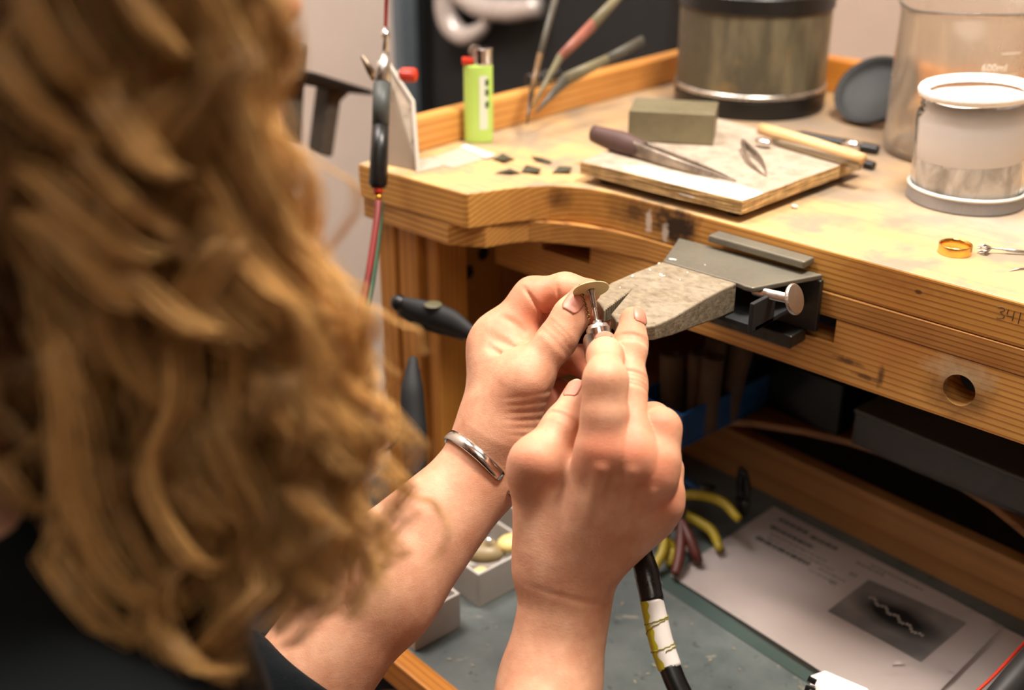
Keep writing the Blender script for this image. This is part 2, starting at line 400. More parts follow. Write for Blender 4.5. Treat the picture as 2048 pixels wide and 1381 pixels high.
# pencilled numerals on the front face
def text_mesh(s, size, mat, origin, xdir, ydir, parent=None, name='lettering', thick=0.00015):
    cu = bpy.data.curves.new('t', 'FONT'); cu.body = s; cu.size = size; cu.extrude = thick; cu.resolution_u = 3
    o = bpy.data.objects.new('t', cu); COL.objects.link(o)
    dg = bpy.context.evaluated_depsgraph_get(); me = bpy.data.meshes.new_from_object(o.evaluated_get(dg)); bpy.data.objects.remove(o)
    x, y = Vector(xdir).normalized(), Vector(ydir).normalized(); z = x.cross(y)
    me.transform(Matrix(((x.x, y.x, z.x, origin[0]), (x.y, y.y, z.y, origin[1]), (x.z, y.z, z.z, origin[2]), (0, 0, 0, 1))))
    if parent is not None: me.transform(wmat(parent).inverted())
    me.materials.clear(); me.materials.append(mat); me.name = name
    r = bpy.data.objects.new(name, me); COL.objects.link(r); r.parent = parent; return r
pencil = base_mat('pencil', (88, 62, 36), 0.7)
bm = B()
def stroke(pts, r=0.00026):
    tube(bm, [(-0.2335 + x * 0.0105, FY - 0.00005, 0.8868 + z * 0.0072) for x, z in pts], r, 4, n=max(6, len(pts) * 3))
stroke([(0, .9), (.3, 1), (.42, .8), (.2, .55), (.45, .35), (.4, .1), (.05, 0)])
stroke([(.62, .95), (.6, .5), (.9, .48)]); stroke([(.95, .95), (.93, .1)]); stroke([(1.3, 1), (1.27, 0)])
obj('pencilled_number', bm, pencil, bench, label='handwritten pencil number 341')

# ------------------------------------------------------------------ pin holder, screw and wooden pin
holder = empty('bench_pin_holder', (-0.39, FY, 0.84), 'grey steel plate bracket screwed to the bench front, holding the filing block', 'bracket')
m_hold = metal('holder_steel', (126, 122, 108), 0.45, metallic=0.45, mottled=(104, 100, 90))
PT = 0.8845                                                     # top of plate and pin
tp = [Z(x, y, PT)[:2] for x, y in ((1358, 476), (1326, 522), (1476, 566), (1490, 572), (1506, 576), (1646, 549))]
bm = B(); prism(bm, tp, PT - 0.0035, PT); obj('top_plate', bm, m_hold, holder, bevel=0.0008)
bx0, bx1 = YP(1400, 500, 0.656)[0] - 0.02, YP(1644, 552, 0.656)[0]
bm = B(); box(bm, (bx0, 0.6555, 0.8445), (bx1, 0.6600, PT - 0.0037)); obj('back_plate', bm, M['dark_steel'], holder, bevel=0.0008)
q0 = Z(1406, 476, 0.893); q1 = Z(1606, 527, 0.893)
bm = B(); box(bm, (q0[0], 0.6485, 0.8885), (q1[0], 0.6612, 0.8935)); obj('clamp_bar', bm, m_hold, holder, bevel=0.001)
# channel below the plate holding the pin
sx = YP(1500, 600, 0.60)[0]
bm = B(); box(bm, (-0.420, 0.598, 0.861), (-0.3545, 0.6553, 0.8645)); box(bm, (-0.3575, 0.594, 0.861), (-0.3545, 0.620, PT - 0.0037)); obj('channel', bm, M['black_rubber'], holder, bevel=0.0006)
bm = B(); box(bm, (-0.43, 0.640, 0.835), (-0.352, 0.6595, 0.8443)); obj('lower_lip', bm, M['dark_steel'], holder, bevel=0.001)
# thumb screw
sc0 = P(1526, 586, 0.757); sc1 = P(1590, 600, 0.722)
dsc = (sc1 - sc0) / np.linalg.norm(sc1 - sc0)
scr = tag(empty('thumb_screw', sc1, 'threaded steel thumb screw with a round flat head at the bracket side', 'screw'))
bm = B(); L = np.linalg.norm(sc1 - sc0); prof = [(0, -0.010)]
for k in range(26):
    h = -0.010 + (L + 0.010) * k / 26; prof += [(0.0022, h), (0.0031, h + (L + 0.01) / 52)]
prof += [(0, L)]
lathe(bm, prof, 20, sc0, dsc); obj('threaded_shank', bm, M['steel'], scr, smooth=False)
bm = B(); side = RT * 0.82 + FW * 0.57; side /= np.linalg.norm(side)
lathe(bm, [(0, -0.0016), (0.0068, -0.0016), (0.0084, -0.0008), (0.0086, 0.0004), (0.0080, 0.0016), (0, 0.0018)], 28, P(1588, 599, 0.722), RT * 0.66 - FW * 0.76 + UP * 0.1)
for v in bm.verts:
    r_ = np.array(v.co) - P(1588, 599, 0.722); v.co = Vector(P(1588, 599, 0.722) + r_ + UP * (r_ @ UP) * 0.14)
obj('screw_head', bm, metal('screw_head_metal', (196, 190, 180), 0.3, scr=(10, 160, 20)), scr, smooth=False, bevel=0.0003)

pin = empty('bench_pin', (-0.39, 0.56, 0.88), 'worn grey wedge shaped filing block with a notched end', 'bench pin')
m_pin = base_mat('pin_surface', (150, 138, 118), 0.62); t = NT(m_pin)
nA = t.noise(t.coords((20, 26, 26), (0, 0, 0.6)), 8, 6); nB = t.noise(t.coords(), 260, 4, 0.7); nC = t.noise(t.coords(), 40, 6, 0.7)
c = t.mix(t.ramp(nA, [(0.3, 0.0), (0.7, 1.0)]), (148, 135, 112), (104, 92, 72))
c = t.mix(t.ramp(nC, [(0.45, 0.0), (0.75, 0.7)]), c, (158, 148, 132))
c = t.mix(t.ramp(nB, [(0.60, 0.0), (0.72, 0.8)]), c, (84, 76, 64)); t.color(c)
t.bump(t.math('ADD', nB, nA), 0.0006, 0.7)
pin_px = [(1326, 524), (1270, 545), (1222, 566), (1200, 580), (1192, 598), (1208, 621), (1261, 581), (1222, 628), (1232, 642), (1252, 652), (1280, 656), (1310, 652), (1350, 634), (1400, 604), (1440, 582), (1474, 567)]
pp = [Z(x, y, PT)[:2] for x, y in pin_px]
th = []
for (x, y) in pp:
    f = min(max((0.592 - y) / 0.09, 0), 1); th.append(PT - 0.0195 + 0.0125 * f)
bm = B(); prism(bm, pp, th, PT + 0.0002)
# teeth filed on the notch wall
pinb = obj('block_body', bm, m_pin, pin, bevel=0.0012, seg=3)
bm = B(); a_, b_ = Z(1212, 618, PT), Z(1259, 583, PT)
for k in range(13):
    c_ = a_ + (b_ - a_) * (k + 0.5) / 13; box(bm, (c_[0] - 0.0005, c_[1] - 0.0012, PT - 0.0075), (c_[0] + 0.0005, c_[1] - 0.0002, PT - 0.0003), rz=0.7)
obj('saw_marks', bm, m_pin, pin)
# filings and specks on the pin
m_fleck = base_mat('pale_fleck', (232, 226, 214), 0.5)
bm = B()
for x, y, r in [(1345, 519, 1.6), (1322, 550, 1.4), (1300, 540, 0.7), (1265, 552, 0.9), (1327, 552, 0.8), (1375, 545, 0.6), (1240, 575, 0.5), (1410, 530, 0.5), (1318, 527, 0.8), (1360, 560, 0.5)]:
    q = Z(x, y, PT + 0.0004); k = r * 0.0009
    bmesh.ops.create_icosphere(bm, subdivisions=1, radius=k, matrix=Matrix.Translation(q) @ Matrix.Rotation(x, 4, 'Z') @ Matrix.Diagonal((2.2, 0.8, 0.35, 1)))
tag(obj('filings', bm, m_fleck), 'tiny pale wax flecks scattered over the grey filing block', 'filings', kind='stuff')

# ------------------------------------------------------------------ things on the bench
# gold ring
rc = Z(1909, 506, T); bm = B(); ri, ro, rh = 0.0092, 0.0103, 0.0062
lathe(bm, [(ri, 0.0003), (ri + 0.0004, 0.0), (ro - 0.0002, 0.0), (ro, 0.0004), (ro, rh - 0.0004), (ro - 0.0002, rh), (ri + 0.0004, rh), (ri, rh - 0.0003)], 72, (rc[0], rc[1], T), closed=True)
tag(obj('gold_ring', bm, M['gold'], smooth=False, loc=(rc[0], rc[1], T), bevel=0), 'plain wide yellow gold ring lying flat near the bench edge', 'ring')
for p_ in bpy.data.objects['gold_ring'].data.polygons: p_.use_smooth = True
# diamond burr with fluted head
br = empty('burr', Z(1965, 498, T), 'small steel burr with a splayed fluted head beside the gold ring', 'burr')
c0 = Z(1962, 500, T + 0.003); c1 = Z(1984, 496, T + 0.0035); c2 = Z(2075, 508, T + 0.0012); bm = B()
u, v, d = frame_of(c1 - c0)
for k in range(8):
    a = 2 * math.pi * k / 8; o_ = (u * math.cos(a) + v * math.sin(a))
    tube(bm, [c1 - d * 0.001 + o_ * 0.0006, c0 + d * 0.002 + o_ * 0.0032, c0 - d * 0.001 + o_ * 0.0022 + UP * 0.0004], [0.0004, 0.0007, 0.0003], 5)
obj('fluted_head', bm, M['steel'], br, smooth=True)
bm = B(); tube(bm, [c1 - d * 0.001, c1 + (c2 - c1) * 0.3, c1 + (c2 - c1) * 0.32, c2], [0.0005, 0.0007, 0.0011, 0.0011], 10); obj('shank', bm, M['steel'], br, smooth=True)
bm = B(); tube(bm, [Z(2018, 542, T + 0.0006), Z(2040, 538, T + 0.0006), Z(2090, 536, T + 0.0008)], [0.0002, 0.0007, 0.0008], 8)
tag(obj('needle', bm, M['steel'], smooth=True, loc=tuple(Z(2050, 538, T))), 'thin pointed steel needle lying in front of the burr', 'needle')

# jar standing in its lid
jr = empty('powder_jar', (-0.325, 0.812, T), 'open clear plastic jar with a threaded neck, half full of white powder', 'jar')
jc = (-0.3265, 0.8215); JR = 0.0385
m_jar = base_mat('jar_plastic', (252, 250, 248), 0.12, 0, Transmission_Weight=1.0, IOR=1.18)
m_pow = base_mat('white_powder', (240, 236, 232), 0.85, 0); t = NT(m_pow); nz = t.noise(t.coords(), 90, 6); t.bump(nz, 0.001, 0.6)
t.b.inputs['Subsurface Weight'].default_value = 0.2; t.b.inputs['Subsurface Radius'].default_value = (0.01, 0.01, 0.01)
m_smear = base_mat('powder_smear', (240, 236, 226), 0.9, 0, Alpha=1.0)
t = NT(m_smear); nz = t.noise(t.coords((1, 1, 0.6)), 55, 6, 0.6, 0.6); t.link(t.ramp(nz, [(0.38, 0.62), (0.62, 1.0)]), t.b.inputs['Alpha']); t.color(t.mix(t.ramp(nz, [(0.35, 0.0), (0.65, 1.0)]), (206, 200, 188), (250, 246, 240)))
bm = B()
lathe(bm, [(JR - 0.0015, 0.004), (JR, 0.008), (JR, 0.060), (JR - 0.0008, 0.064), (JR - 0.0035, 0.066), (JR - 0.0035, 0.0675), (JR - 0.0022, 0.069), (JR - 0.0035, 0.0705), (JR - 0.0035, 0.072), (JR - 0.0022, 0.0735), (JR - 0.003, 0.075), (JR - 0.0008, 0.0765), (JR - 0.0008, 0.0795), (JR - 0.002, 0.0805), (JR - 0.0045, 0.0802),
    (JR - 0.0055, 0.078), (JR - 0.0055, 0.066), (JR - 0.002, 0.060), (JR - 0.002, 0.009), (JR - 0.0035, 0.006), (0, 0.006), (0, 0.004)], 72, (jc[0], jc[1], T))
jb = obj('jar_body', bm, m_jar, jr, smooth=True)
bm = B(); lathe(bm, [(0, 0.0075), (JR - 0.004, 0.0075), (JR - 0.0026, 0.010), (JR - 0.0026, 0.033), (JR - 0.003, 0.0335)], 64, (jc[0], jc[1], T))
obj('powder_residue', bm, m_smear, jr, smooth=True)
bm = B(); lathe(bm, [(0, 0.030), (JR - 0.003, 0.031), (JR - 0.0026, 0.033), (JR - 0.0026, 0.059), (JR - 0.0058, 0.0625), (JR - 0.0062, 0.0745), (0.027, 0.0725), (0.014, 0.0705), (0, 0.0712)], 64, (jc[0], jc[1], T))
for v_ in bm.verts:
    k = (v_.co.z - T - 0.03); a_ = math.atan2(v_.co.y - jc[1], v_.co.x - jc[0]); v_.co.z += (0.05 * (v_.co.x - jc[0]) + 0.0012 * math.sin(a_ * 2 + 1) + 0.0006 * math.sin(a_ * 5)) * (1 if k < 0.006 else (0.5 if k > 0.038 else 0))
obj('powder', bm, m_pow, jr, smooth=True)
bm = B(); lathe(bm, [(JR - 0.0064, 0.0770), (JR - 0.0050, 0.0812), (JR - 0.0012, 0.0818), (JR + 0.0002, 0.0800), (JR - 0.0002, 0.0762), (JR - 0.0026, 0.0752)], 96, (jc[0], jc[1], T), jag=lambda k, h: 1 + 0.006 * math.sin(k * 1.7))
obj('powder_crust', bm, m_pow, jr, smooth=True)
# lid below the jar, ribbed rim
lid = empty('jar_lid', (jc[0], jc[1], T), 'grey ribbed screw lid with a white inner ring under the powder jar', 'lid')
m_lid = plain('lid_grey', (150, 148, 148), 0.4, var=0.05)
bm = B(); lathe(bm, [(0, 0.0002), (JR + 0.0004, 0.0002), (JR + 0.0016, 0.001), (JR + 0.0016, 0.0095), (JR + 0.0008, 0.0102), (JR + 0.0006, 0.0102), (JR + 0.0006, 0.0035), (0, 0.0035)], 240, (jc[0], jc[1], T), jag=lambda k, h: (1 + (0.007 if k % 2 else 0)) if 0.0008 < h < 0.0097 else 1)
obj('ribbed_rim', bm, m_lid, lid)
bm = B(); lathe(bm, [(JR - 0.0005, 0.0098), (JR + 0.0022, 0.0100), (JR + 0.0026, 0.0112), (JR + 0.0014, 0.0122), (JR + 0.0002, 0.0112)], 96, (jc[0], jc[1], T), closed=True)
obj('inner_ring', bm, plain('lid_white', (236, 232, 222), 0.4, var=0.03), lid, smooth=True)
for o_ in (jr,): o_.rotation_euler = (0, 0, 0)
tl = Matrix.Translation(Vector((jc[0], jc[1], T + 0.006))) @ Matrix.Rotation(math.radians(-3.5), 4, Vector(FW)) @ Matrix.Translation(-Vector((jc[0], jc[1], T + 0.006)))
for o_ in COL.objects:
    if o_.parent is jr: o_.data.transform(Matrix.Translation(-Vector(jr.location)) @ tl @ Matrix.Translation(Vector(jr.location)))

# beaker
bk = empty('beaker', (-0.395, 0.935, T), 'large dusty glass beaker with a pouring lip behind the powder jar', 'beaker')
m_glass = base_mat('dusty_glass', (244, 236, 224), 0.10, 0, Transmission_Weight=0.93, IOR=1.45); t = NT(m_glass)
t.rough(t.ramp(t.noise(t.coords((1, 1, 0.4)), 30, 6), [(0.35, 0.05), (0.75, 0.38)]))
bc = (-0.388, 0.928); BR = 0.0525; bm = B()
prof = [(0, 0.0008), (BR - 0.006, 0.0008), (BR - 0.0015, 0.003), (BR, 0.009), (BR - 0.0005, 0.110), (BR + 0.0010, 0.1155), (BR + 0.0022, 0.1180), (BR + 0.0012, 0.1185), (BR - 0.001, 0.1165), (BR - 0.0025, 0.110), (BR - 0.0022, 0.010), (BR - 0.005, 0.0035), (0, 0.0030)]
lathe(bm, prof, 72, (bc[0], bc[1], T))
spd = np.array([-RT[0], -RT[1]]) * 0.75 - np.array([FW[0], FW[1]]) * 0.6; spd /= np.linalg.norm(spd)
for v_ in bm.verts:
    h = v_.co.z - T
    if h > 0.100:
        r_ = np.array([v_.co.x - bc[0], v_.co.y - bc[1]]); k = max(0, (r_ / (np.linalg.norm(r_) + 1e-9)) @ spd)
        v_.co.x += spd[0] * 0.010 * k ** 14 * (h - 0.100) / 0.018; v_.co.y += spd[1] * 0.010 * k ** 14 * (h - 0.100) / 0.018
obj('glass_body', bm, m_glass, bk, smooth=True)
m_ink = base_mat('white_print', (240, 234, 220), 0.6)
tq = P(1962, 143, 0.895); tdir = RT - FW * 0.0
text_mesh('600ml', 0.0075, m_ink, (bc[0] + (FW[0] * -1.04 * BR), bc[1] + (FW[1] * -1.04 * BR) * 1.0, 0) if False else tuple(P(1962, 143, 0.862 + 0.015)), tuple(RT), (0, 0, 1), bk, 'printed_volume')
bm = B()
for k in range(5):
    z_ = 0.925 + k * 0.016
    for i in range(8):
        an = math.atan2(-FW[1], -FW[0]) + 0.15 + i * 0.04; a2 = an + 0.04
        vs = [bm.verts.new((bc[0] + (BR + 0.0004) * math.cos(a), bc[1] + (BR + 0.0004) * math.sin(a), z)) for a, z in ((an, z_), (a2, z_), (a2, z_ + 0.0008), (an, z_ + 0.0008))]
        bm.faces.new(vs)
obj('graduation_marks', bm, m_ink, bk)

# big canister
cn = empty('canister', (-0.598, 0.975, T), 'large stained grey metal canister with black lid and black base', 'canister')
cc = (-0.597, 0.957); CR = 0.0675
m_can = metal('can_metal', (150, 142, 122), 0.50, metallic=0.35, mottled=(104, 98, 82), scale=36); t = NT(m_can)
c = t.mix(t.ramp(t.noise(t.coords((1, 1, 0.25)), 26, 6), [(0.5, 0.0), (0.72, 0.8)]), (84, 78, 62), (146, 134, 104)); c = t.mix(t.ramp(t.noise(t.coords(), 34, 6, 0.7), [(0.56, 0.0), (0.70, 0.7)]), c, (138, 112, 64)); t.color(c)
bm = B(); lathe(bm, [(0, 0.0005), (CR + 0.001, 0.0005), (CR + 0.0015, 0.003), (CR + 0.0012, 0.017), (CR - 0.002, 0.018), (0, 0.018)], 72, (cc[0], cc[1], T)); obj('black_base', bm, M['black_plastic'], cn, smooth=False, bevel=0.0008)
bm = B(); lathe(bm, [(CR - 0.002, 0.0182), (CR + 0.0012, 0.0182), (CR + 0.0018, 0.020), (CR + 0.0012, 0.0225), (CR - 0.002, 0.0225)], 72, (cc[0], cc[1], T), closed=True); obj('bead', bm, M['steel'], cn, smooth=True)
bm = B(); lathe(bm, [(0, 0.019), (CR - 0.001, 0.019), (CR, 0.023), (CR, 0.092), (0, 0.092)], 72, (cc[0], cc[1], T)); obj('can_body', bm, m_can, cn, smooth=False)
for p_ in cn.children: pass
bm = B(); lathe(bm, [(0, 0.090), (CR + 0.0015, 0.090), (CR + 0.002, 0.092), (CR + 0.002, 0.104), (CR - 0.002, 0.107), (0, 0.107)], 72, (cc[0], cc[1], T)); obj('black_lid', bm, M['black_plastic'], cn, bevel=0.001)

# rubber bowl half hidden by the beaker
rb = Z(1762, 250, T); rb = (rb[0], rb[1]); bm = B(); bax = np.array([-RT[0] * .45 - FW[0] * .5, -RT[1] * .45 - FW[1] * .5, 0.62]); bax /= np.linalg.norm(bax)
lathe(bm, [(0, 0.0005), (0.020, 0.0005), (0.029, 0.003), (0.0335, 0.010), (0.0345, 0.015), (0.0325, 0.0152), (0.031, 0.010), (0.024, 0.006), (0, 0.005)], 48, (0, 0, 0), bax)
zmin = min(v.co.z for v in bm.verts); bmesh.ops.translate(bm, verts=bm.verts, vec=(rb[0] - 0.012, rb[1] + 0.012, T - zmin + 0.0003))
tag(obj('rubber_bowl', bm, plain('bowl_rubber', (42, 43, 44), 0.65), smooth=True, loc=(rb[0], rb[1], T)), 'shallow dark grey rubber bowl leaning up against the glass beaker', 'bowl')

# steel bench block resting on the board
blk = empty('bench_block', Z(1340, 285, 0.917), 'rectangular tarnished steel block resting on the solder board', 'block')
b0 = Z(1255, 283, 0.9165); b1 = Z(1426, 293, 0.9165); ex = (b1 - b0); Lb = np.linalg.norm(ex); ex /= Lb; ey = np.array([-ex[1], ex[0], 0])
m_blk = metal('block_steel', (132, 124, 98), 0.42, metallic=0.35, mottled=(112, 104, 80)); bm = B()
pl = [b0, b1, b1 + ey * 0.042, b0 + ey * 0.042]
prism(bm, [q[:2] for q in pl], 0.9168, 0.9168 + 0.0245); obj('block_body', bm, m_blk, blk, bevel=0.001)

# solder board with feet
bd = empty('solder_board', (-0.5, 0.77, T), 'thick pale fibre solder board with burnt crusty edges', 'board')
bz0, bz1 = 0.9065, 0.9165
bpx = [(1160, 325), (1481, 403), (1742, 318), (1690, 292), (1400, 232), (1330, 228)]
bq = [Z(1160, 322, bz1), Z(1485, 402, bz1), Z(1728, 312, bz1), Z(1410, 230, bz1)]
m_bd = base_mat('fibre_board', (198, 182, 162), 0.85); t = NT(m_bd); oc = t.coords()
c = t.mix(t.ramp(t.noise(oc, 60, 7, 0.7), [(0.40, 0.0), (0.70, 0.8)]), (174, 158, 140), (126, 110, 94))
e0 = bq[1] - np.array([-0.5, 0.77, T])
c = t.mix(t.math('MULTIPLY', t.spot(oc, tuple(e0 + np.array([-0.02, 0.008, 0])), (0.075, 0.018, 0.01), soft=0.8, namp=0.7, nscale=70), 0.95), c, (244, 240, 234))
nz = t.noise(oc, 150, 6, 0.7)
c = t.mix(t.ramp(nz, [(0.62, 0.0), (0.7, 0.7)]), c, (110, 92, 70)); t.color(c); t.bump(t.math('ADD', nz, t.noise(oc, 60, 5)), 0.002, 0.6)
m_bs = plain('board_side', (196, 160, 106), 0.9, scale=120, bump=0.001)
bm = B(); prism(bm, [q[:2] for q in bq], bz0, bz1)
bmesh.ops.subdivide_edges(bm, edges=bm.edges[:], cuts=10, use_grid_fill=True)
for v_ in bm.verts: v_.co += Vector(((random.random() - .5) * 0.0007, (random.random() - .5) * 0.0007, (random.random() - .5) * 0.0004))
bm.faces.ensure_lookup_table(); bmesh.ops.recalc_face_normals(bm, faces=bm.faces)
for f in bm.faces: f.material_index = 0 if abs(f.normal.z) > 0.5 else 1
obj('board_slab', bm, [m_bd, m_bs], bd, bevel=0.0008)
cen = sum(bq) / 4
for q in bq:
    w = cen + (q - cen) * 0.80; bm = B(); lathe(bm, [(0, 0.0001), (0.006, 0.0001), (0.006, bz0 - T - 0.0001), (0, bz0 - T - 0.0001)], 16, (w[0], w[1], T)); obj('foot', bm, M['black_rubber'], bd)

BZ = 0.9165
def tweezer(name, label, tip, tail, z=BZ, gap=0.006, w=0.0035, mat=None, grip=None, bend=0.0, cross=False):
    """tip/tail: room points. Two sprung arms joined at the tail."""
    tip, tail = np.array(tip, float), np.array(tail, float)
    r = empty(name, tuple(tail), label, 'tweezers'); ax = (tip - tail); L = np.linalg.norm(ax); ax /= L
    s = np.cross(ax, [0, 0, 1.0]); s /= np.linalg.norm(s); nrm = np.cross(s, ax)
    for sg in (-1, 1):
        bm = B(); pts = [tail + ax * L * f + s * sg * gap * o_ + nrm * bend * math.sin(f * 3) for f, o_ in ((0, 0.05), (0.08, 0.18), (0.3, 0.5), (0.55, 0.75), (0.8, 0.5 if not cross else -0.2), (1.0, 0.06))]
        tube(bm, pts, [w * 0.8, w, w, w * 0.8, w * 0.45, 0.0006], 8, n=24, flat=0.28, up=s); obj('arm', bm, mat or M['steel'], r, smooth=True)
    if grip:
        bm = B(); tube(bm, [tail - ax * 0.004, tail + ax * L * 0.18, tail + ax * L * 0.36], [w * 1.1, w * 1.5, w * 1.1], 12, n=10, flat=0.8, up=s); obj('grip', bm, grip, r, smooth=True)
    return r
brown_grip = plain('brown_grip', (92, 66, 62), 0.6)
m_dull = metal('dull_steel', (176, 162, 146), 0.38, metallic=0.6, mottled=(110, 98, 86))
tweezer('locking_tweezers', 'locking tweezers with a brown grip lying along the solder board', Z(1472, 362, BZ + 0.002), Z(1195, 270, BZ + 0.009), gap=0.0070, w=0.0062, mat=m_dull, grip=brown_grip)
tweezer('fine_tweezers', 'small bent dark tweezers with splayed tips on the solder board', Z(1532, 352, BZ + 0.001), Z(1484, 284, BZ + 0.006), gap=0.0065, w=0.0034, mat=m_dull)
# scraper with a pale wooden handle
kn = empty('wooden_handled_tool', Z(1620, 300, BZ + 0.006), 'flat steel tool with a pale wooden handle across the board corner', 'hand tool')
k0, k1 = Z(1522, 258, BZ + 0.008), Z(1726, 318, BZ + 0.008)
bm = B(); tube(bm, [k0, k0 + (k1 - k0) * 0.5, k1], [0.0048, 0.0050, 0.0042], 12, n=12); obj('handle', bm, wood('pale_handle', (226, 188, 136), (190, 146, 92), 'X', 60), kn, smooth=True)
bm = B(); dn = Z(1526, 284, BZ + 0.002) - Z(1522, 262, BZ + 0.002); dn /= np.linalg.norm(dn)
j0, j1 = Z(1545, 282, BZ + 0.0035), Z(1720, 330, BZ + 0.0035); tube(bm, [j0, j0 + (j1 - j0) * 0.4, j1], [0.0020, 0.0036, 0.0042], 8, n=8, flat=0.55); obj('blade', bm, M['dark_steel'] if False else metal('blade_steel', (160, 148, 128), 0.4), kn, smooth=True)
bm = B(); ball(bm, Z(1527, 285, BZ + 0.004), 0.0045, sc=(1.6, 1, 0.8)); obj('knob', bm, M['chrome'], kn, smooth=True)
# two dark pens
def pen(label, a, b, r, band=True, name='pen'):
    a, b = np.array(a), np.array(b); g = empty(name, tuple(a), label, 'pen'); d = (b - a)
    bm = B(); tube(bm, [a, a + d * 0.12, a + d * 0.14, b - d * 0.1, b], [r * 0.25, r * 0.8, r, r, r * 0.9], 14); obj('barrel', bm, M['black_plastic'], g, smooth=False)
    if band:
        bm = B(); tube(bm, [a + d * 0.62, a + d * 0.82], r * 1.03, 14); obj('silver_band', bm, M['chrome'], g, smooth=True)
pen('slim black pen with a silver band lying behind the wooden handle', Z(1578, 268, T + 0.004), Z(1756, 300, T + 0.004), 0.0042)
pen('short black tool end poking out under the wooden handle', Z(1640, 305, T + 0.0035), Z(1748, 332, T + 0.0035), 0.0036, band=False, name='black_stylus')
# cigarette lighter
lt = empty('lighter', Z(955, 288, T), 'lime green disposable lighter standing against the raised edge', 'lighter')
lp = Z(958, 284, T); m_lime = base_mat('lime_plastic', (178, 212, 104), 0.3); ang = math.atan2(RT[1], RT[0])
def ell(a, b, z, n=28, off=(0, 0)): return [(lp[0] + math.cos(ang) * (a * math.cos(2 * math.pi * k / n) + off[0]) - math.sin(ang) * b * math.sin(2 * math.pi * k / n), lp[1] + math.sin(ang) * (a * math.cos(2 * math.pi * k / n) + off[0]) + math.cos(ang) * b * math.sin(2 * math.pi * k / n)) for k in range(n)]
bm = B(); prism(bm, ell(0.0118, 0.0062, 0), T + 0.0002, T + 0.064); obj('fuel_body', bm, m_lime, lt, smooth=False, bevel=0.0012)
bm = B(); prism(bm, ell(0.0085, 0.0058, 0, off=(0.0032, 0)), T + 0.0642, T + 0.0775); obj('metal_hood', bm, M['chrome'], lt, bevel=0.0008)
bm = B(); wc = np.array([lp[0], lp[1], T + 0.0745]) - RT * 0.002; lathe(bm, [(0, -0.003), (0.0052, -0.003), (0.0056, 0), (0.0052, 0.003), (0, 0.003)], 24, wc, np.cross(RT, [0, 0, 1])); obj('spark_wheel', bm, M['steel'], lt)
bm = B(); box(bm, (lp[0] - 0.0045, lp[1] - 0.0045, T + 0.0645), (lp[0] + 0.0045, lp[1] + 0.0045, T + 0.0695), rz=ang)
bmesh.ops.translate(bm, verts=bm.verts, vec=Vector(-RT * 0.0085)); obj('thumb_lever', bm, M['red_plastic'], lt, bevel=0.001)
m_lab = base_mat('lighter_print', (214, 220, 204), 0.4); bm = B(); nrm = np.array([FW[0], FW[1], 0]); nrm /= np.linalg.norm(nrm)
for (a0, a1, z0, z1, mm) in ((0.001, 0.0075, 0.012, 0.056, 0),):
    vs = []
    for a, z in ((a0, z0), (a1, z0), (a1, z1), (a0, z1)):
        k = math.sqrt(max(0, 1 - (a / 0.0118) ** 2)) * 0.0062 + 0.0003
        vs.append(bm.verts.new(lp + RT * a - nrm * k + np.array([0, 0, z])))
    bm.faces.new(vs)
obj('printed_label', bm, m_lab, lt)
bm = B()
for z0 in (0.030, 0.040, 0.048):
    vs = [bm.verts.new(lp + RT * a - nrm * (math.sqrt(1 - (a / 0.0118) ** 2) * 0.0062 + 0.0005) + np.array([0, 0, z])) for a, z in ((0.0058, z0), (0.0085, z0), (0.0085, z0 + 0.005), (0.0058, z0 + 0.005))]; bm.faces.new(vs)
obj('printed_mark', bm, base_mat('dark_green_print', (40, 70, 40), 0.5), lt)
# clear plastic sleeve beside the lighter
sq = [Z(x, y, T + 0.0004) for x, y in ((848, 322), (925, 296), (988, 312), (905, 336))]; bm = B(); prism(bm, [q[:2] for q in sq], T + 0.0002, T + 0.0009)
tag(obj('plastic_sheet', bm, base_mat('cloudy_plastic', (222, 208, 192), 0.3, 0, Alpha=0.55), loc=tuple(sq[0])), 'small clear plastic sheet lying in front of the lighter', 'plastic sheet')
sq = [Z(x, y, T + 0.001) for x, y in ((920, 296), (932, 292), (990, 312), (972, 318))]; bm = B(); prism(bm, [q[:2] for q in sq], T + 0.0011, T + 0.0021)
tag(obj('white_strip', bm, plain('strip_white', (238, 232, 220), 0.5, var=0.03), loc=tuple(sq[0])), 'narrow white strip lying at the foot of the green lighter', 'strip')
# metal scraps
m_scrap = metal('scrap_metal', (84, 82, 66), 0.5, metallic=0.5)
labs = {0: 'thin dark curled sheet metal scrap nearest the lighter', 1: 'bent dark sheet metal scrap behind the others', 2: 'dark wedge shaped metal scrap beside the solder board corner', 3: 'flat dark square metal scrap nearest the bench edge', 4: 'short thin metal sliver at the front left of the scraps'}
for i, pxs in enumerate([((985, 318), (1005, 312), (1030, 318), (1008, 326)), ((1062, 312), (1082, 320), (1104, 322), (1100, 328), (1072, 322)), ((1104, 346), (1118, 338), (1144, 334), (1140, 347)), ((1042, 344), (1052, 335), (1082, 337), (1078, 349)), ((990, 346), (1020, 342), (1042, 346), (1020, 349))]):
    qs = [Z(x, y, T + 0.0008) for x, y in pxs]; n = len(qs); bm = B()
    zb = [T + 0.0002 + (0.0022 if k == n - 1 or k == 1 else 0) for k in range(n)]
    prism(bm, [q[:2] for q in qs], zb, [z + 0.0006 for z in zb]); tag(obj('metal_scrap', bm, m_scrap, loc=tuple(qs[0])), labs[i], 'metal scrap', 'sheet metal scraps left of the solder board')
bm = B(); bmesh.ops.create_icosphere(bm, subdivisions=2, radius=0.0022, matrix=Matrix.Translation(Z(1589, 413, T + 0.0014)) @ Matrix.Diagonal((1.2, 0.8, 0.6, 1)))
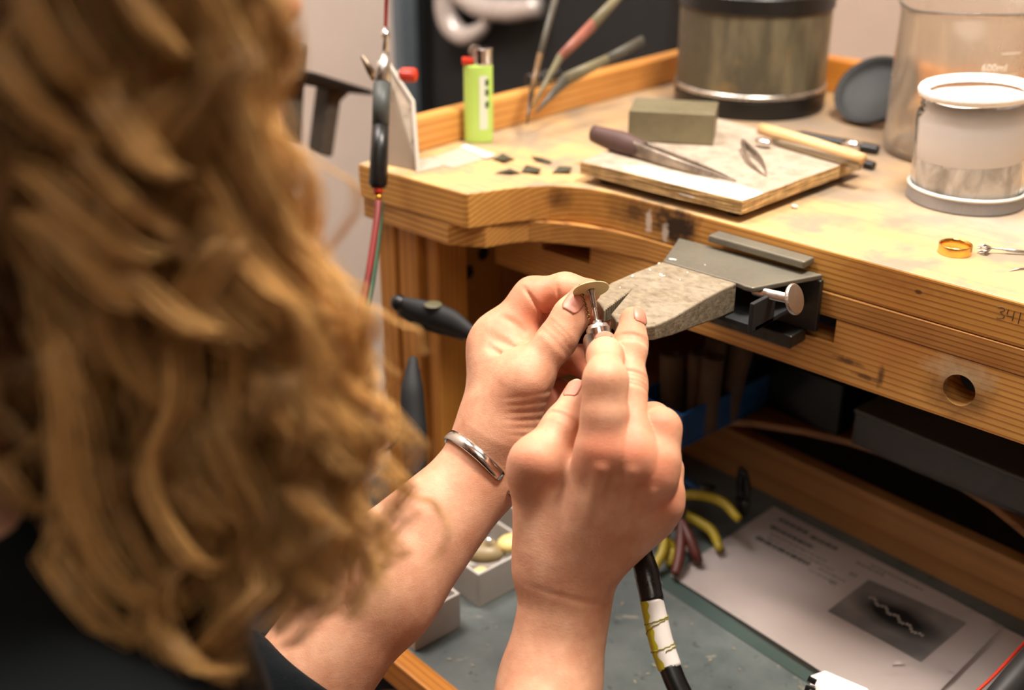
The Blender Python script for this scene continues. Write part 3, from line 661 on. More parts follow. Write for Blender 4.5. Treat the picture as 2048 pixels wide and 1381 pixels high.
tag(obj('solder_bead', bm, m_fleck, smooth=True, loc=tuple(Z(1589, 413, T))), 'tiny shiny white bead on the bench in front of the solder board', 'bead')

# three tools leaning out of a coil holder on the left raised edge
hd_ = empty('tool_rest', XP(1075, 195, -0.703), 'small dark coiled wire rest on top of the left raised edge', 'rest')
bm = B(); base_ = XP(1075, 192, -0.706); pts = []
for k in range(90):
    a = k * 0.55; pts.append((base_[0] + 0.006 * math.cos(a), base_[1] - 0.012 + k * 0.00045, 0.9335 + 0.006 * math.sin(a)))
tube(bm, pts, 0.0008, 6); obj('wire_coil', bm, M['dark_steel'], hd_, smooth=True)
def lean(label, pxs, rr, mats, d0):
    g = empty('soldering_pick', P(*pxs[0], d0[0]), label, 'pick', 'picks standing in the wire rest')
    pts = [P(x, y, d) for (x, y), d in zip(pxs, d0)]
    for i in range(len(pts) - 1):
        bm = B(); tube(bm, [pts[i], pts[i + 1]], [rr[i], rr[i + 1]], 10, flat=0.6); obj(('tip', 'shaft', 'handle', 'end')[min(i, 3)], bm, mats[i], g, smooth=True)
    return g
m_grn = plain('grimy_brass', (128, 120, 92), 0.5); m_pink = plain('pink_grip', (168, 104, 88), 0.5); m_drk = plain('grimy_steel', (92, 88, 78), 0.5)
lean('upright slim pick with a dark brown shaft, steepest of three', [(1054, 250), (1062, 190), (1080, 110), (1118, -30)], [0.0008, 0.0035, 0.004, 0.0045], [M['dark_steel'], plain('amber_shaft', (120, 92, 60), 0.4), m_drk], [0.99, 1.005, 1.02, 1.045])
lean('slanting pick with a faded pink grip, middle of three', [(1064, 215), (1120, 115), (1185, 50), (1250, -20)], [0.001, 0.0045, 0.006, 0.004], [m_grn, m_pink, m_grn], [0.995, 1.02, 1.045, 1.07])
lean('low slanting dirty grey pick, flattest of three', [(1072, 225), (1130, 160), (1215, 118), (1285, 82)], [0.001, 0.006, 0.004, 0.005], [m_drk, m_grn, m_drk], [0.995, 1.02, 1.04, 1.06])

# torch stand and torch
stand = empty('torch_stand', Z(835, 343, T), 'folded white metal stand holding the torch at the bench end', 'stand')
m_wm = plain('white_metal', (214, 204, 192), 0.35, var=0.06, metallic=0.3) if False else base_mat('white_metal', (212, 204, 192), 0.35, 0.3)
pl = [(774, 330), (768, 150), (771, 118), (826, 204), (836, 343)]
dd = [0.935, 0.935, 0.935, 0.928, 0.92]
f = [P(x, y, d) for (x, y), d in zip(pl, dd)]; off = np.array([FW[0], FW[1], 0]) * 0.002
bm = B(); a = [bm.verts.new(q) for q in f]; b = [bm.verts.new(q + off) for q in f]; bm.faces.new(a); bm.faces.new(b[::-1])
for i in range(5): bm.faces.new((a[i], a[(i + 1) % 5], b[(i + 1) % 5], b[i]))
obj('upright_plate', bm, metal('plate_steel', (176, 160, 142), 0.35, metallic=0.6), stand)
bm = B(); tube(bm, [P(771, 118, 0.933), P(826, 204, 0.926), P(836, 343, 0.918)], 0.0017, 6); obj('folded_edge', bm, m_wm, stand)
bm = B(); prism(bm, [Z(x, y, T)[:2] for x, y in ((832, 347), (884, 335), (862, 318), (836, 322))], T + 0.0002, T + 0.0016); obj('foot_plate', bm, m_wm, stand)
bm = B(); tube(bm, [P(724, 112, 0.90), P(740, 140, 0.905), P(750, 158, 0.91)], [0.0016, 0.003, 0.003], 8, flat=0.5); obj('fork_prong', bm, metal('prong_steel', (150, 136, 118), 0.4), stand, smooth=True)
bm = B(); tube(bm, [P(744, 150, 0.912), P(772, 150, 0.925)], 0.002, 8); obj('fork_arm', bm, M['steel'], stand, smooth=True)
to = empty('soldering_torch', P(757, 380, 0.89), 'slim black and grey soldering torch hanging in the white stand', 'torch')
def seg(name, pts, r, mat, parent=to, seg_=18, n=None, sm=True):
    bm = B(); tube(bm, [P(*q) for q in pts], r, seg_, n=n); return obj(name, bm, mat, parent, smooth=sm)
dt = 0.89
seg('nozzle', [(770, 55, dt), (771, 68, dt), (771, 74, dt), (771, 78, dt), (770, 110, dt)], [0.002, 0.0034, 0.0034, 0.0019, 0.0024], M['chrome'])
seg('collar', [(770, 105, dt), (769, 122, dt), (766, 128, dt), (764, 166, dt)], [0.003, 0.0042, 0.0056, 0.0058], M['steel'])
seg('grey_grip', [(764, 166, dt), (761, 250, dt)], [0.0066, 0.0064], plain('grey_grip', (72, 76, 74), 0.5))
seg('black_grip', [(761, 250, dt), (759, 300, dt), (756, 368, dt), (756, 376, dt)], [0.0063, 0.0066, 0.0070, 0.005], M['black_plastic'])
seg('red_fitting', [(756, 374, dt), (757, 388, dt)], [0.0034, 0.0034], M['red_plastic'])
seg('brass_fitting', [(757, 388, dt), (757, 402, dt)], [0.0024, 0.0024], metal('brass', (200, 150, 60), 0.3))
kb = empty('valve_knob', P(817, 150, 0.935), 'red ribbed valve knob sticking out beside the torch stand', 'knob')
bm = B(); lathe(bm, [(0, -0.006), (0.0046, -0.006), (0.0052, -0.004), (0.0054, 0.003), (0.0048, 0.006), (0.002, 0.0072), (0, 0.0074)], 40, P(817, 150, 0.93), RT * 0.95 - FW * 0.2 - UP * 0.08, jag=lambda k, h: 1 + (0.05 if k % 2 else 0)); obj('knob_body', bm, M['red_plastic'], kb, smooth=False)
bm = B(); tube(bm, [P(796, 146, 0.932), P(808, 148, 0.931)], 0.0028, 12); obj('spindle', bm, M['steel'], kb, smooth=True)
hr_ = plain('red_hose', (128, 34, 30), 0.4); hg_ = plain('green_hose', (52, 92, 66), 0.4)
bm = B(); tube(bm, [P(757, 402, dt), P(752, 450, 0.885), P(735, 560, 0.875), P(712, 660, 0.865), P(695, 790, 0.88), P(672, 950, 0.93), P(560, 1300, 1.02)], 0.0026, 8, n=50)
tag(obj('red_hose', bm, hr_, smooth=True, loc=tuple(P(757, 402, dt))), 'dark red gas hose running down from the torch', 'hose')
bm = B(); tube(bm, [P(761, 402, dt + .008), P(759, 450, 0.896), P(745, 560, 0.886), P(725, 660, 0.876), P(707, 790, 0.893), P(688, 950, 0.945), P(590, 1300, 1.05)], 0.0023, 8, n=50)
tag(obj('green_hose', bm, hg_, smooth=True, loc=tuple(P(760, 402, dt))), 'dark green gas hose running down beside the red one', 'hose')
bm = B(); tube(bm, [P(771, 58, dt), P(772, 20, 0.887), P(773, -60, 0.88), P(770, -400, 0.86)], 0.0014, 8, n=20)
tag(obj('thin_red_cord', bm, hr_, smooth=True, loc=tuple(P(771, 58, dt))), 'thin red brown cord rising straight up from the torch top', 'cord')

# black wall bracket left of the torch
bkd = 1.55
BX = -0.925
wb = empty('wall_bracket', XP(600, 150, BX), 'black flat topped bracket with two grey struts standing out from the left wall', 'bracket')
def wallbox(name, px, mat, x0, x1):
    qs = [XP(x, y, BX + (x0 + x1) / 2) for x, y in px]; bm = B()
    a = [bm.verts.new((BX + x0, q[1], q[2])) for q in qs]; b = [bm.verts.new((BX + x1, q[1], q[2])) for q in qs]
    bm.faces.new(a); bm.faces.new(b[::-1]); n = len(qs)
    for i in range(n): bm.faces.new((a[i], a[(i + 1) % n], b[(i + 1) % n], b[i]))
    obj(name, bm, mat, wb, bevel=0.003)
m_strut = plain('grimy_strut', (92, 82, 70), 0.6, var=0.2)
wallbox('top_bar', [(470, 112), (600, 138), (716, 174), (716, 184), (660, 178), (470, 142)], M['black_plastic'], -0.02, 0.03)
qb = XP(545, 128, BX); bm = B(); box(bm, (WX, qb[1] - 0.012, qb[2] - 0.006), (BX + 0.01, qb[1] + 0.012, qb[2] + 0.006)); obj('wall_arm', bm, M['black_plastic'], wb, bevel=0.002)
wallbox('strut', [(645, 172), (690, 180), (668, 200), (652, 312), (628, 306)], m_strut, -0.008, 0.015)
wallbox('strut', [(535, 120), (600, 84), (597, 140), (590, 290), (548, 280)], m_strut, -0.008, 0.015)

# pale hook shape on the black board
hk = empty('silver_hook', YP(930, 40, WY - 0.04), 'curved silver hook and tube hanging on the black board', 'hook')
m_hk = metal('pale_metal', (206, 196, 190), 0.3, metallic=0.4)
bm = B(); tube(bm, [YP(x, y, WY - 0.06) for x, y in ((900, -40), (893, 10), (903, 52), (930, 72), (962, 58), (978, 32))], [0.016, 0.018, 0.017, 0.014, 0.010, 0.006], 14, n=30); obj('hook_curve', bm, m_hk, hk, smooth=True)
bm = B(); tube(bm, [YP(x, y, WY - 0.06) for x, y in ((905, -20), (960, 12), (1020, 20), (1078, 14))], [0.014, 0.016, 0.017, 0.013], 14, n=16); obj('tube_arm', bm, m_hk, hk, smooth=True)

# black clamp hanging at the left end of the bench
cl = empty('black_clamp', P(860, 630, 0.90), 'black spring clamp gripping the left end uprights', 'clamp')
bm = B(); tube(bm, [P(795, 603, 0.90), P(830, 618, 0.897), P(870, 632, 0.893), P(905, 645, 0.888), P(950, 672, 0.88)], [0.0045, 0.0085, 0.0105, 0.0095, 0.005], 12, n=24, flat=0.7); obj('upper_jaw', bm, M['black_rubber'], cl, smooth=True)
bm = B(); tube(bm, [P(800, 615, 0.91), P(840, 640, 0.905), P(880, 650, 0.9), P(930, 672, 0.895)], [0.006, 0.007, 0.008, 0.004], 10, n=16, flat=0.7); obj('lower_jaw', bm, M['black_plastic'], cl, smooth=True)
bm = B(); ball(bm, P(798, 606, 0.90), 0.0065); obj('pivot', bm, M['black_plastic'], cl, smooth=True)
bm = B(); ball(bm, P(866, 610, 0.888), 0.0035, sc=(2, 2, 0.5)); obj('rivet', bm, plain('olive_rivet', (96, 92, 66), 0.5), cl, smooth=True)

# ------------------------------------------------------------------ the pulled-out catch tray (turned a little against the bench)
TZ = 0.610
tray = empty('catch_tray', (*TL(-0.45, 0.58), TZ - 0.03), 'grey metal catch tray with pine rails pulled out under the bench', 'tray', rz=TR)
def rot(bm): bmesh.ops.rotate(bm, verts=bm.verts, cent=(0, 0, 0), matrix=Matrix.Rotation(TR, 3, 'Z')); return bm
def tbox(lo, hi, bm=None):
    bm = bm or B(); box(bm, lo, hi); return bm
m_sheet = base_mat('grey_sheet', (104, 112, 110), 0.5, 0.0); t = NT(m_sheet); oc = t.coords()
c = t.mix(t.ramp(t.noise(oc, 20, 6, 0.6), [(0.35, 0.0), (0.7, 1.0)]), (106, 112, 110), (74, 84, 84))
c = t.mix(t.ramp(t.noise(oc, 70, 6, 0.7), [(0.60, 0.0), (0.68, 0.75)]), c, (44, 46, 44))
c = t.mix(t.ramp(t.noise(oc, 45, 5, 0.6, 1.0), [(0.63, 0.0), (0.70, 0.5)]), c, (170, 160, 138)); t.color(c); t.bump(t.noise(oc, 120), 0.0005, 0.3)
bm = rot(tbox((-0.655, 0.397, TZ - 0.004), (0.02, 0.757, TZ))); obj('sheet_floor', bm, m_sheet, tray)
bm = rot(tbox((-0.655, 0.381, TZ - 0.022), (0.02, 0.397, TZ + 0.002))); obj('pine_rail', bm, m_orange, tray, bevel=0.0012)
bm = rot(tbox((-0.655, 0.757, TZ - 0.02), (0.02, 0.771, 0.655))); obj('back_board', bm, wood('tray_board', (196, 148, 94), (150, 104, 58), 'X', 24), tray, bevel=0.0015)
bm = rot(tbox((-0.667, 0.381, TZ - 0.022), (-0.6555, 0.771, TZ + 0.012))); obj('side_rail', bm, m_upright, tray, bevel=0.0012)
bm = rot(tbox((0.0205, 0.381, TZ - 0.022), (0.032, 0.771, TZ + 0.012))); obj('side_rail', bm, m_upright, tray, bevel=0.0012)
bm = B()
for x, y, r in [(0.03, 0, 1)]: pass
random.seed(11)
for k in range(70):
    x, y, r = random.uniform(-0.54, -0.30), random.uniform(0.41, 0.60), random.uniform(0.0006, 0.0016)
    bmesh.ops.create_icosphere(bm, subdivisions=1, radius=r, matrix=Matrix.Translation((x, y, TZ + 0.0004)) @ Matrix.Rotation(k, 4, 'Z') @ Matrix.Diagonal((1.5, 0.8, 0.4, 1)))
tag(obj('metal_filings', rot(bm), plain('filing_grit', (150, 142, 120), 0.5)), 'pale grit and filings scattered on the grey tray floor', 'filings', kind='stuff')

# small open boxes
m_card = plain('box_card', (196, 190, 182), 0.6, var=0.05)
def small_box(label, x0, y0, x1, y1, h=0.030, w=0.0022, rz=0.0):
    g = empty('open_box', (*TL((x0 + x1) / 2, (y0 + y1) / 2), TZ), label, 'box', 'small open boxes on the tray', rz=TR + rz)
    z0 = TZ + 0.0004
    inner = plain('box_inside', (98, 92, 84), 0.7)
    for nm, lo, hi in (('box_floor', (x0, y0, z0), (x1, y1, z0 + 0.002)), ('box_wall', (x1 - w, y0, z0 + 0.002), (x1, y1, z0 + h)), ('box_wall', (x0, y0, z0 + 0.002), (x0 + w, y1, z0 + h)),
                       ('box_wall', (x0 + w, y0, z0 + 0.002), (x1 - w, y0 + w, z0 + h)), ('box_wall', (x0 + w, y1 - w, z0 + 0.002), (x1 - w, y1, z0 + h))):
        obj(nm, rot(tbox(lo, hi)), m_card, g, bevel=0.0005)
    return g
small_box('open grey box nearest the pine rail, holding dark odds and ends', -0.634, 0.394 + 0.006, -0.554, 0.442)
small_box('open grey box of cream and blue bits, middle of three', -0.634, 0.466, -0.562, 0.524)
small_box('open grey box farthest from the pine rail, half behind the hand', -0.634, 0.545, -0.560, 0.606)
def pebble(name, label, cat, x, y, z, r, sc, colr, group, rough=0.4, metallic=0.0):
    bm = B(); bmesh.ops.create_icosphere(bm, subdivisions=2, radius=1, matrix=Matrix.Translation((x, y, z)) @ Matrix.Rotation(x * 900, 4, 'Z') @ Matrix.Diagonal((r * sc[0], r * sc[1], r * sc[2], 1)))
    wl = (*TL(x, y), z); m = base_mat(name + '_color', colr, rough, metallic)
    tag(obj(name, rot(bm), m, smooth=True, loc=wl), label, cat, group)
g_ = 'bits in the middle open box'
pebble('cream_bead', 'cream lump at the near corner inside the middle open box', 'bead', -0.571, 0.4755, TZ + 0.022, 0.0075, (1, 0.8, 0.7), (236, 206, 140), g_)
pebble('cream_bead', 'large cream lump at the far end of the middle open box', 'bead', -0.578, 0.513, TZ + 0.029, 0.011, (1.1, 0.9, 0.6), (240, 214, 140), g_)
pebble('olive_pebble', 'olive brown rounded lump in the middle open box', 'bead', -0.589, 0.494, TZ + 0.024, 0.015, (1.2, 0.8, 0.55), (150, 132, 96), g_)
pebble('shiny_bead', 'shiny silver bead on top of the olive lump', 'bead', -0.586, 0.497, TZ + 0.034, 0.0035, (1, 1, 1), (240, 236, 226), g_, 0.15, 0.8)
pebble('blue_bead', 'turquoise blue bit beside the large cream lump', 'bead', -0.5705, 0.517, TZ + 0.0262, 0.0055, (1, 1.2, 0.6), (20, 130, 168), g_)
pebble('blue_bead', 'small blue bit at the far left inside the middle open box', 'bead', -0.604, 0.507, TZ + 0.029, 0.005, (1, 1, 0.7), (40, 110, 140), g_)
for i, (x, y) in enumerate(((-0.575, 0.415), (-0.590, 0.425), (-0.572, 0.430))):
    pebble('dark_pebble', ('dark lump nearest the rail inside the nearest open box', 'dark lump deep inside the nearest open box', 'dark lump in the right hand corner of the nearest open box')[i], 'lump', x, y, TZ + 0.010, 0.009, (1, 0.8, 0.7), (70, 66, 58), 'lumps in the nearest open box')

# printed sheet with a photograph
pz = TZ + 0.0045
doc = empty('printed_sheet', (*TL(-0.39, 0.67), TZ), 'white printed sheet with text lines and a grey photograph of jewellery', 'paper', rz=TR)
m_paper = plain('paper', (228, 214, 208), 0.75, var=0.015)
def sheet_z(x, y): return pz + 0.0035 * max(0, (0.62 - y) / 0.03) ** 1.5 * (0.5 + 0.5 * math.sin(x * 25)) * 0.4 + 0.0015 * math.sin(x * 18 + 1)
def sheet(bm, corners, nx=24, ny=14, dz=0.0, thick=0.0003):
    g = []
    for j in range(ny + 1):
        row = []
        for i in range(nx + 1):
            a = np.array(corners[0]) * (1 - i / nx) + np.array(corners[1]) * i / nx; b = np.array(corners[3]) * (1 - i / nx) + np.array(corners[2]) * i / nx
            q = a * (1 - j / ny) + b * j / ny; row.append(bm.verts.new((q[0], q[1], sheet_z(*q) + dz)))
        g.append(row)
    for j in range(ny):
        for i in range(nx): bm.faces.new((g[j][i], g[j][i + 1], g[j + 1][i + 1], g[j + 1][i]))
bm = B(); sheet(bm, [(-0.492, 0.601), (-0.279, 0.588), (-0.288, 0.732), (-0.499, 0.741)])
bmesh.ops.solidify(bm, geom=bm.faces[:], thickness=0.0003); obj('paper_sheet', rot(bm), m_paper, doc, smooth=True)
m_print = base_mat('grey_print', (96, 88, 84), 0.7); m_print2 = base_mat('faint_print', (150, 140, 134), 0.7)
def words(rows, mat, name):
    bm = B(); random.seed(5)
    for (x0, x1, y, h, dens) in rows:
        x = x0
        while x < x1:
            w = random.uniform(0.002, 0.006) * dens; xe = min(x + w, x1)
            sheet(bm, [(x, y), (xe, y), (xe, y + h), (x, y + h)], 1, 1, 0.0003); x = xe + 0.0009
    return obj(name, rot(bm), mat, doc)
# local frame of the sheet: text runs along x, top of page towards +y
words([(-0.484, -0.455, 0.726, 0.0042, 1), (-0.451, -0.425, 0.724, 0.0042, 1), (-0.482, -0.440, 0.712, 0.0042, 1.2), (-0.480, -0.428, 0.690, 0.0052, 1.4)], m_print, 'heading_lines')
words([(-0.476, -0.420, 0.704, 0.0026, 1), (-0.474, -0.410, 0.698, 0.0026, 1), (-0.420, -0.395, 0.692, 0.0026, 1), (-0.424, -0.398, 0.685, 0.0024, 1), (-0.405, -0.380, 0.720, 0.0035, 1), (-0.395, -0.350, 0.7255, 0.0026, 1), (-0.40, -0.394, 0.703, 0.005, 1), (-0.404, -0.398, 0.683, 0.005, 1)], m_print2, 'text_lines')
m_ph = base_mat('photo_print', (96, 92, 90), 0.6); t = NT(m_ph); oc = t.coords()
pcx = Matrix.Rotation(-TR, 4, 'Z') @ Vector((0, 0, 0))
s1 = t.spot(oc, (-0.345 + 0.39, 0.683 - 0.67, 0.0), (0.034, 0.0165, 0.05), soft=0.5, namp=0.15, nscale=60)
c = t.mix(t.ramp(t.noise(oc, 22, 3), [(0.35, 0.0), (0.7, 1.0)]), (128, 122, 118), (92, 88, 86)); c = t.mix(s1, c, (20, 19, 19)); t.color(c)
bm = B(); sheet(bm, [(-0.383, 0.652), (-0.306, 0.652), (-0.307, 0.715), (-0.385, 0.7085)], 10, 8, 0.0004); obj('printed_photo', rot(bm), m_ph, doc)
bm = B(); random.seed(3)
for k in range(22):
    x = -0.372 + k * 0.0024; y = 0.688 - k * 0.0006 + 0.0018 * math.sin(k * 1.3); sheet(bm, [(x, y), (x + 0.0016, y - 0.0004), (x + 0.0018, y + 0.0024), (x + 0.0004, y + 0.0022)], 1, 1, 0.0007)
obj('printed_chain', rot(bm), base_mat('light_print', (176, 168, 160), 0.6), doc)
bm = B(); prism(bm, [TL(*q) for q in ((-0.482, 0.606), (-0.20, 0.590), (-0.20, 0.737), (-0.43, 0.737))], TZ + 0.0006, TZ + 0.0014)
tag(obj('under_sheet', bm, plain('paper_grey', (190, 178, 172), 0.7, var=0.03), loc=(*TL(-0.3, 0.66), TZ)), 'greyish second sheet lying half under the printed sheet', 'paper')
bm = B(); prism(bm, [TL(*q) for q in ((-0.507, 0.588), (-0.12, 0.572), (-0.12, 0.600), (-0.497, 0.612))], TZ + 0.0002, TZ + 0.0006)  # thin dark piece laid along the near edge of the sheet
tag(obj('dark_underlay', bm, base_mat('underlay_dark', (70, 84, 80), 0.25), loc=(*TL(-0.4, 0.6), TZ)), 'thin dark folder edge under the printed sheet', 'underlay')
# white crumpled label and the black pouch with a red edge, near right
wl = empty('white_label', P(1660, 1366, 0.775), 'white paper tag with black marks at the bottom edge', 'paper tag')
bm = B(); qs = [P(x, y, d) for x, y, d in ((1622, 1352, 0.78), (1650, 1342, 0.785), (1735, 1378, 0.77), (1770, 1440, 0.75), (1640, 1440, 0.74), (1618, 1392, 0.76))]; vs = [bm.verts.new(q) for q in qs]; v2 = [bm.verts.new(q - np.array([0, 0, 0.004])) for q in qs]
bm.faces.new(vs); bm.faces.new(v2[::-1])
for i in range(6): bm.faces.new((vs[i], vs[(i + 1) % 6], v2[(i + 1) % 6], v2[i]))
obj('tag_body', bm, plain('tag_white', (232, 224, 220), 0.5, var=0.02), wl)
bm = B()
for a in ((1616, 1358, 1632, 1366), (1610, 1376, 1630, 1384)):
    tube(bm, [P(a[0], a[1], 0.768), P(a[2], a[3], 0.766)], 0.002, 6)
obj('black_mark', bm, M['black_plastic'], wl)
pc = empty('black_pouch', P(2010, 1370, 0.72), 'black pouch with a thin red edge in the lower corner', 'pouch')
bm = B(); tube(bm, [P(1935, 1400, 0.755), P(1985, 1355, 0.765), P(2060, 1275, 0.785)], 0.0011, 8, n=16); obj('red_piping', bm, M['red_plastic'], pc, smooth=True)
bm = B(); tube(bm, [P(1975, 1440, 0.74), P(2035, 1375, 0.755), P(2110, 1290, 0.775)], [0.018, 0.020, 0.020], 16, n=14, flat=0.55); obj('pouch_body', bm, plain('pouch_black', (44, 42, 42), 0.55), pc, smooth=True)

# pliers and cutters at the tray's back left corner
def pliers(label, piv, hands, jaw, colr, r=0.0045, d=None):
    g = empty('pliers', piv, label, 'pliers', 'hand tools in the back corner of the tray')
    for h in hands:
        bm = B(); tube(bm, [piv] + list(h), [0.003, r, r, r * 0.8], 10, n=20); obj('handle', bm, colr, g, smooth=True)
    bm = B(); tube(bm, [piv, (np.array(piv) + jaw) / 2, jaw], [0.0065, 0.006, 0.002], 10, n=8, flat=0.6); obj('jaws', bm, M['dark_steel'], g, smooth=True)
    return g
def TP(x, y, z): return np.array(Z(x, y, z))
pliers('pliers with long curved yellow grips arching behind the fist', TP(1330, 1010, 0.645), [[TP(1380, 990, 0.648), TP(1440, 1003, 0.648), TP(1478, 1040, 0.642)], [TP(1370, 1030, 0.63), TP(1420, 1060, 0.625), TP(1440, 1100, 0.62)]], TP(1270, 1020, 0.65), M['yellow_grip'], 0.0042)
pliers('pliers with short yellow grips just right of the hanging cable', TP(1330, 1075, 0.632), [[TP(1325, 1105, 0.626), TP(1312, 1130, 0.620), TP(1300, 1150, 0.616)], [TP(1345, 1100, 0.622), TP(1340, 1120, 0.618), TP(1336, 1132, 0.615)]], TP(1332, 1040, 0.64), M['yellow_grip'], 0.004)
pliers('cutters with brown red grips pointing down beside the paper', TP(1362, 1040, 0.64), [[TP(1362, 1080, 0.632), TP(1358, 1120, 0.624), TP(1350, 1150, 0.618)], [TP(1380, 1080, 0.632), TP(1392, 1110, 0.624), TP(1398, 1125, 0.618)]], TP(1365, 1000, 0.648), plain('brown_red_grip', (96, 44, 34), 0.5), 0.0042)
pliers('blue handled pliers farthest back behind the fist', TP(1400, 985, 0.648), [[TP(1370, 965, 0.652), TP(1345, 962, 0.655), TP(1310, 958, 0.656)], [TP(1370, 985, 0.645), TP(1345, 985, 0.645), TP(1310, 985, 0.645)]], TP(1430, 975, 0.650), M['blue_plastic'], 0.0042)
pliers('black handled pliers standing upright against the tray back', TP(1485, 1000, 0.640), [[TP(1480, 975, 0.652), TP(1481, 955, 0.664), TP(1482, 938, 0.675)], [TP(1494, 985, 0.650), TP(1492, 960, 0.662), TP(1489, 945, 0.672)]], TP(1488, 1030, 0.622), M['black_plastic'], 0.003)
bm = B(); bmesh.ops.create_icosphere(bm, subdivisions=2, radius=0.005, matrix=Matrix.Translation(Z(1380, 1098, TZ + 0.006)) @ Matrix.Diagonal((1.6, 0.9, 0.7, 1)))
tag(obj('metal_nugget', bm, M['chrome'], smooth=True, loc=tuple(Z(1380, 1098, TZ))), 'small shiny metal nugget beside the top left of the paper', 'nugget')

# boxes standing on the lower shelf, deep in shadow
def crate(name, label, cat, px, w, dep, h, mat, z0=0.7004, rz=TR, handle=False):
    c = Z(px[0], px[1], z0); g = empty(name, tuple(c), label, cat, rz=rz)
    e = 0.003
    for nm, lo, hi in (('box_base', (0, 0, 0), (w, dep, e)), ('side', (0, 0, e), (w, e, h)), ('side', (0, dep - e, e), (w, dep, h)), ('side', (0, e, e), (e, dep - e, h)), ('side', (w - e, e, e), (w, dep - e, h))):
        o = obj(nm, tbox(lo, hi), mat, g, world=False, bevel=0.0008)
    return g, c
g1, c1_ = crate('blue_crate', 'open blue plastic crate of rolled bits on the dark shelf', 'crate', (1262, 852), 0.052, 0.12, 0.030, M['blue_plastic'])
m_brn = plain('rolled_brown', (84, 64, 44), 0.8, var=0.2)
for i, (dx, dy, r) in enumerate(((0.018, 0.03, 0.010), (0.034, 0.04, 0.009), (0.048, 0.035, 0.0085), (0.028, 0.06, 0.010), (0.044, 0.065, 0.009))):
    q = np.array(c1_) + np.array([math.cos(TR) * dx - math.sin(TR) * dy, math.sin(TR) * dx + math.cos(TR) * dy, 0.0035])
    g = empty('sanding_roll', tuple(q), ('brown roll at the near left of the blue crate', 'brown roll at the near middle of the blue crate', 'brown roll at the near right of the blue crate', 'brown roll at the back left of the blue crate', 'brown roll at the back right of the blue crate')[i], 'roll', 'rolls standing in the blue crate')
    bm = B(); lathe(bm, [(0, 0), (r, 0), (r, 0.055 + 0.004 * i), (r * 0.6, 0.056 + 0.004 * i), (r * 0.6, 0.05), (0, 0.05)], 16, q, (0.06 * (i - 2), 0.05, 1)); obj('roll_body', bm, m_brn, g, smooth=False)
crate('black_crate', 'open black crate in the deepest shadow of the shelf', 'crate', (1500, 800), 0.085, 0.12, 0.045, M['black_plastic'])
gc, cc_ = crate('clear_case', 'translucent grey storage case on the shelf under the bored hole', 'case', (1702, 888), 0.20, 0.11, 0.028, base_mat('case_plastic', (96, 98, 100), 0.35, 0, Alpha=0.6))
bm = tbox((-0.001, -0.001, 0.0285), (0.201, 0.111, 0.031)); obj('lid', bm, base_mat('case_lid', (120, 122, 122), 0.35, 0, Alpha=0.7), gc, world=False, bevel=0.0008)
for k in range(5):
    bm = tbox((0.035 * (k + 1), 0.0032, 0.0032), (0.035 * (k + 1) + 0.0015, 0.1065, 0.027)); obj('divider', bm, base_mat('divider_plastic', (96, 98, 100), 0.35, 0, Alpha=0.6) if k == 0 else bpy.data.materials['divider_plastic'], gc, world=False)

# wires hanging left of the bench uprights
for i, pts in enumerate(([(690, 950, 0.93), (760, 890, 0.935), (815, 820, 0.94), (835, 740, 0.94)], [(716, 930, 0.93), (790, 885, 0.93), (830, 800, 0.935), (838, 740, 0.94)])):
    bm = B(); tube(bm, [P(*q) for q in pts], 0.0012, 6, n=24)
    tag(obj('thin_cable', bm, M['black_rubber'], smooth=True, loc=tuple(P(*pts[0]))), ('thin dark cable sagging left of the bench uprights, lower of two', 'thin dark cable sagging left of the bench uprights, upper of two')[i], 'cable', 'thin cables beside the bench uprights')
tw = empty('dark_tool_roll', P(828, 850, 0.878), 'dark cloth bundle hanging on the left upright under the clamp', 'bundle')
bm = B(); tube(bm, [P(826, 715, 0.885), P(824, 780, 0.88), P(828, 860, 0.878), P(832, 960, 0.87)], [0.003, 0.0085, 0.0095, 0.008], 12, n=20); obj('cloth_roll', bm, M['black_rubber'], tw, smooth=True)

# ------------------------------------------------------------------ handpiece with disc, cable, chain
AX0, AX1 = P(1182, 580, 0.700), P(1281, 1118, 0.677)
ad = AX1 - AX0; AL = np.linalg.norm(ad); ad /= AL
def on_axis(y): return AX0 + (AX1 - AX0) * (y - 580) / 538.0
hp = empty('handpiece', tuple(on_axis(700)), 'polished steel rotary handpiece gripped in the near hand, fitted with a thin disc', 'handpiece')
PXM = AL / 538.0
def hs(name, prof, mat, smooth=True, seg=48, axis=None, jag=None):
    bm = B(); lathe(bm, [(r, (y - 580) * PXM) for r, y in prof], seg, AX0, ad if axis is None else axis, jag=jag); o = obj(name, bm, mat, hp, smooth=smooth); e = o.modifiers.new('split', 'EDGE_SPLIT'); e.split_angle = 0.4; return o
m_disc = metal('disc_abrasive', (214, 200, 146), 0.5, metallic=0.2)
dn = ad * 0.97 - FW * 0.26; dn /= np.linalg.norm(dn)
bm = B(); lathe(bm, [(0, -0.0003), (0.0107, -0.0003), (0.0108, 0.0), (0.0107, 0.0003), (0, 0.0003)], 72, AX0, dn); obj('cutting_disc', bm, m_disc, hp, bevel=0.00008)
hs('mandrel', [(0, 579), (0.0010, 579), (0.0026, 581), (0.0022, 585), (0.0016, 592), (0.0016, 616), (0.0014, 618), (0.0011, 619), (0.0011, 645), (0, 646)], M['steel'], seg=20)
hs('collet', [(0, 640), (0.0014, 641), (0.0026, 644), (0.0030, 649), (0.0058, 652), (0.0061, 655), (0.0072, 660), (0.0073, 679), (0.0062, 683), (0, 685)], metal('turned_steel', (200, 192, 186), 0.2, scr=(1, 1, 1)))
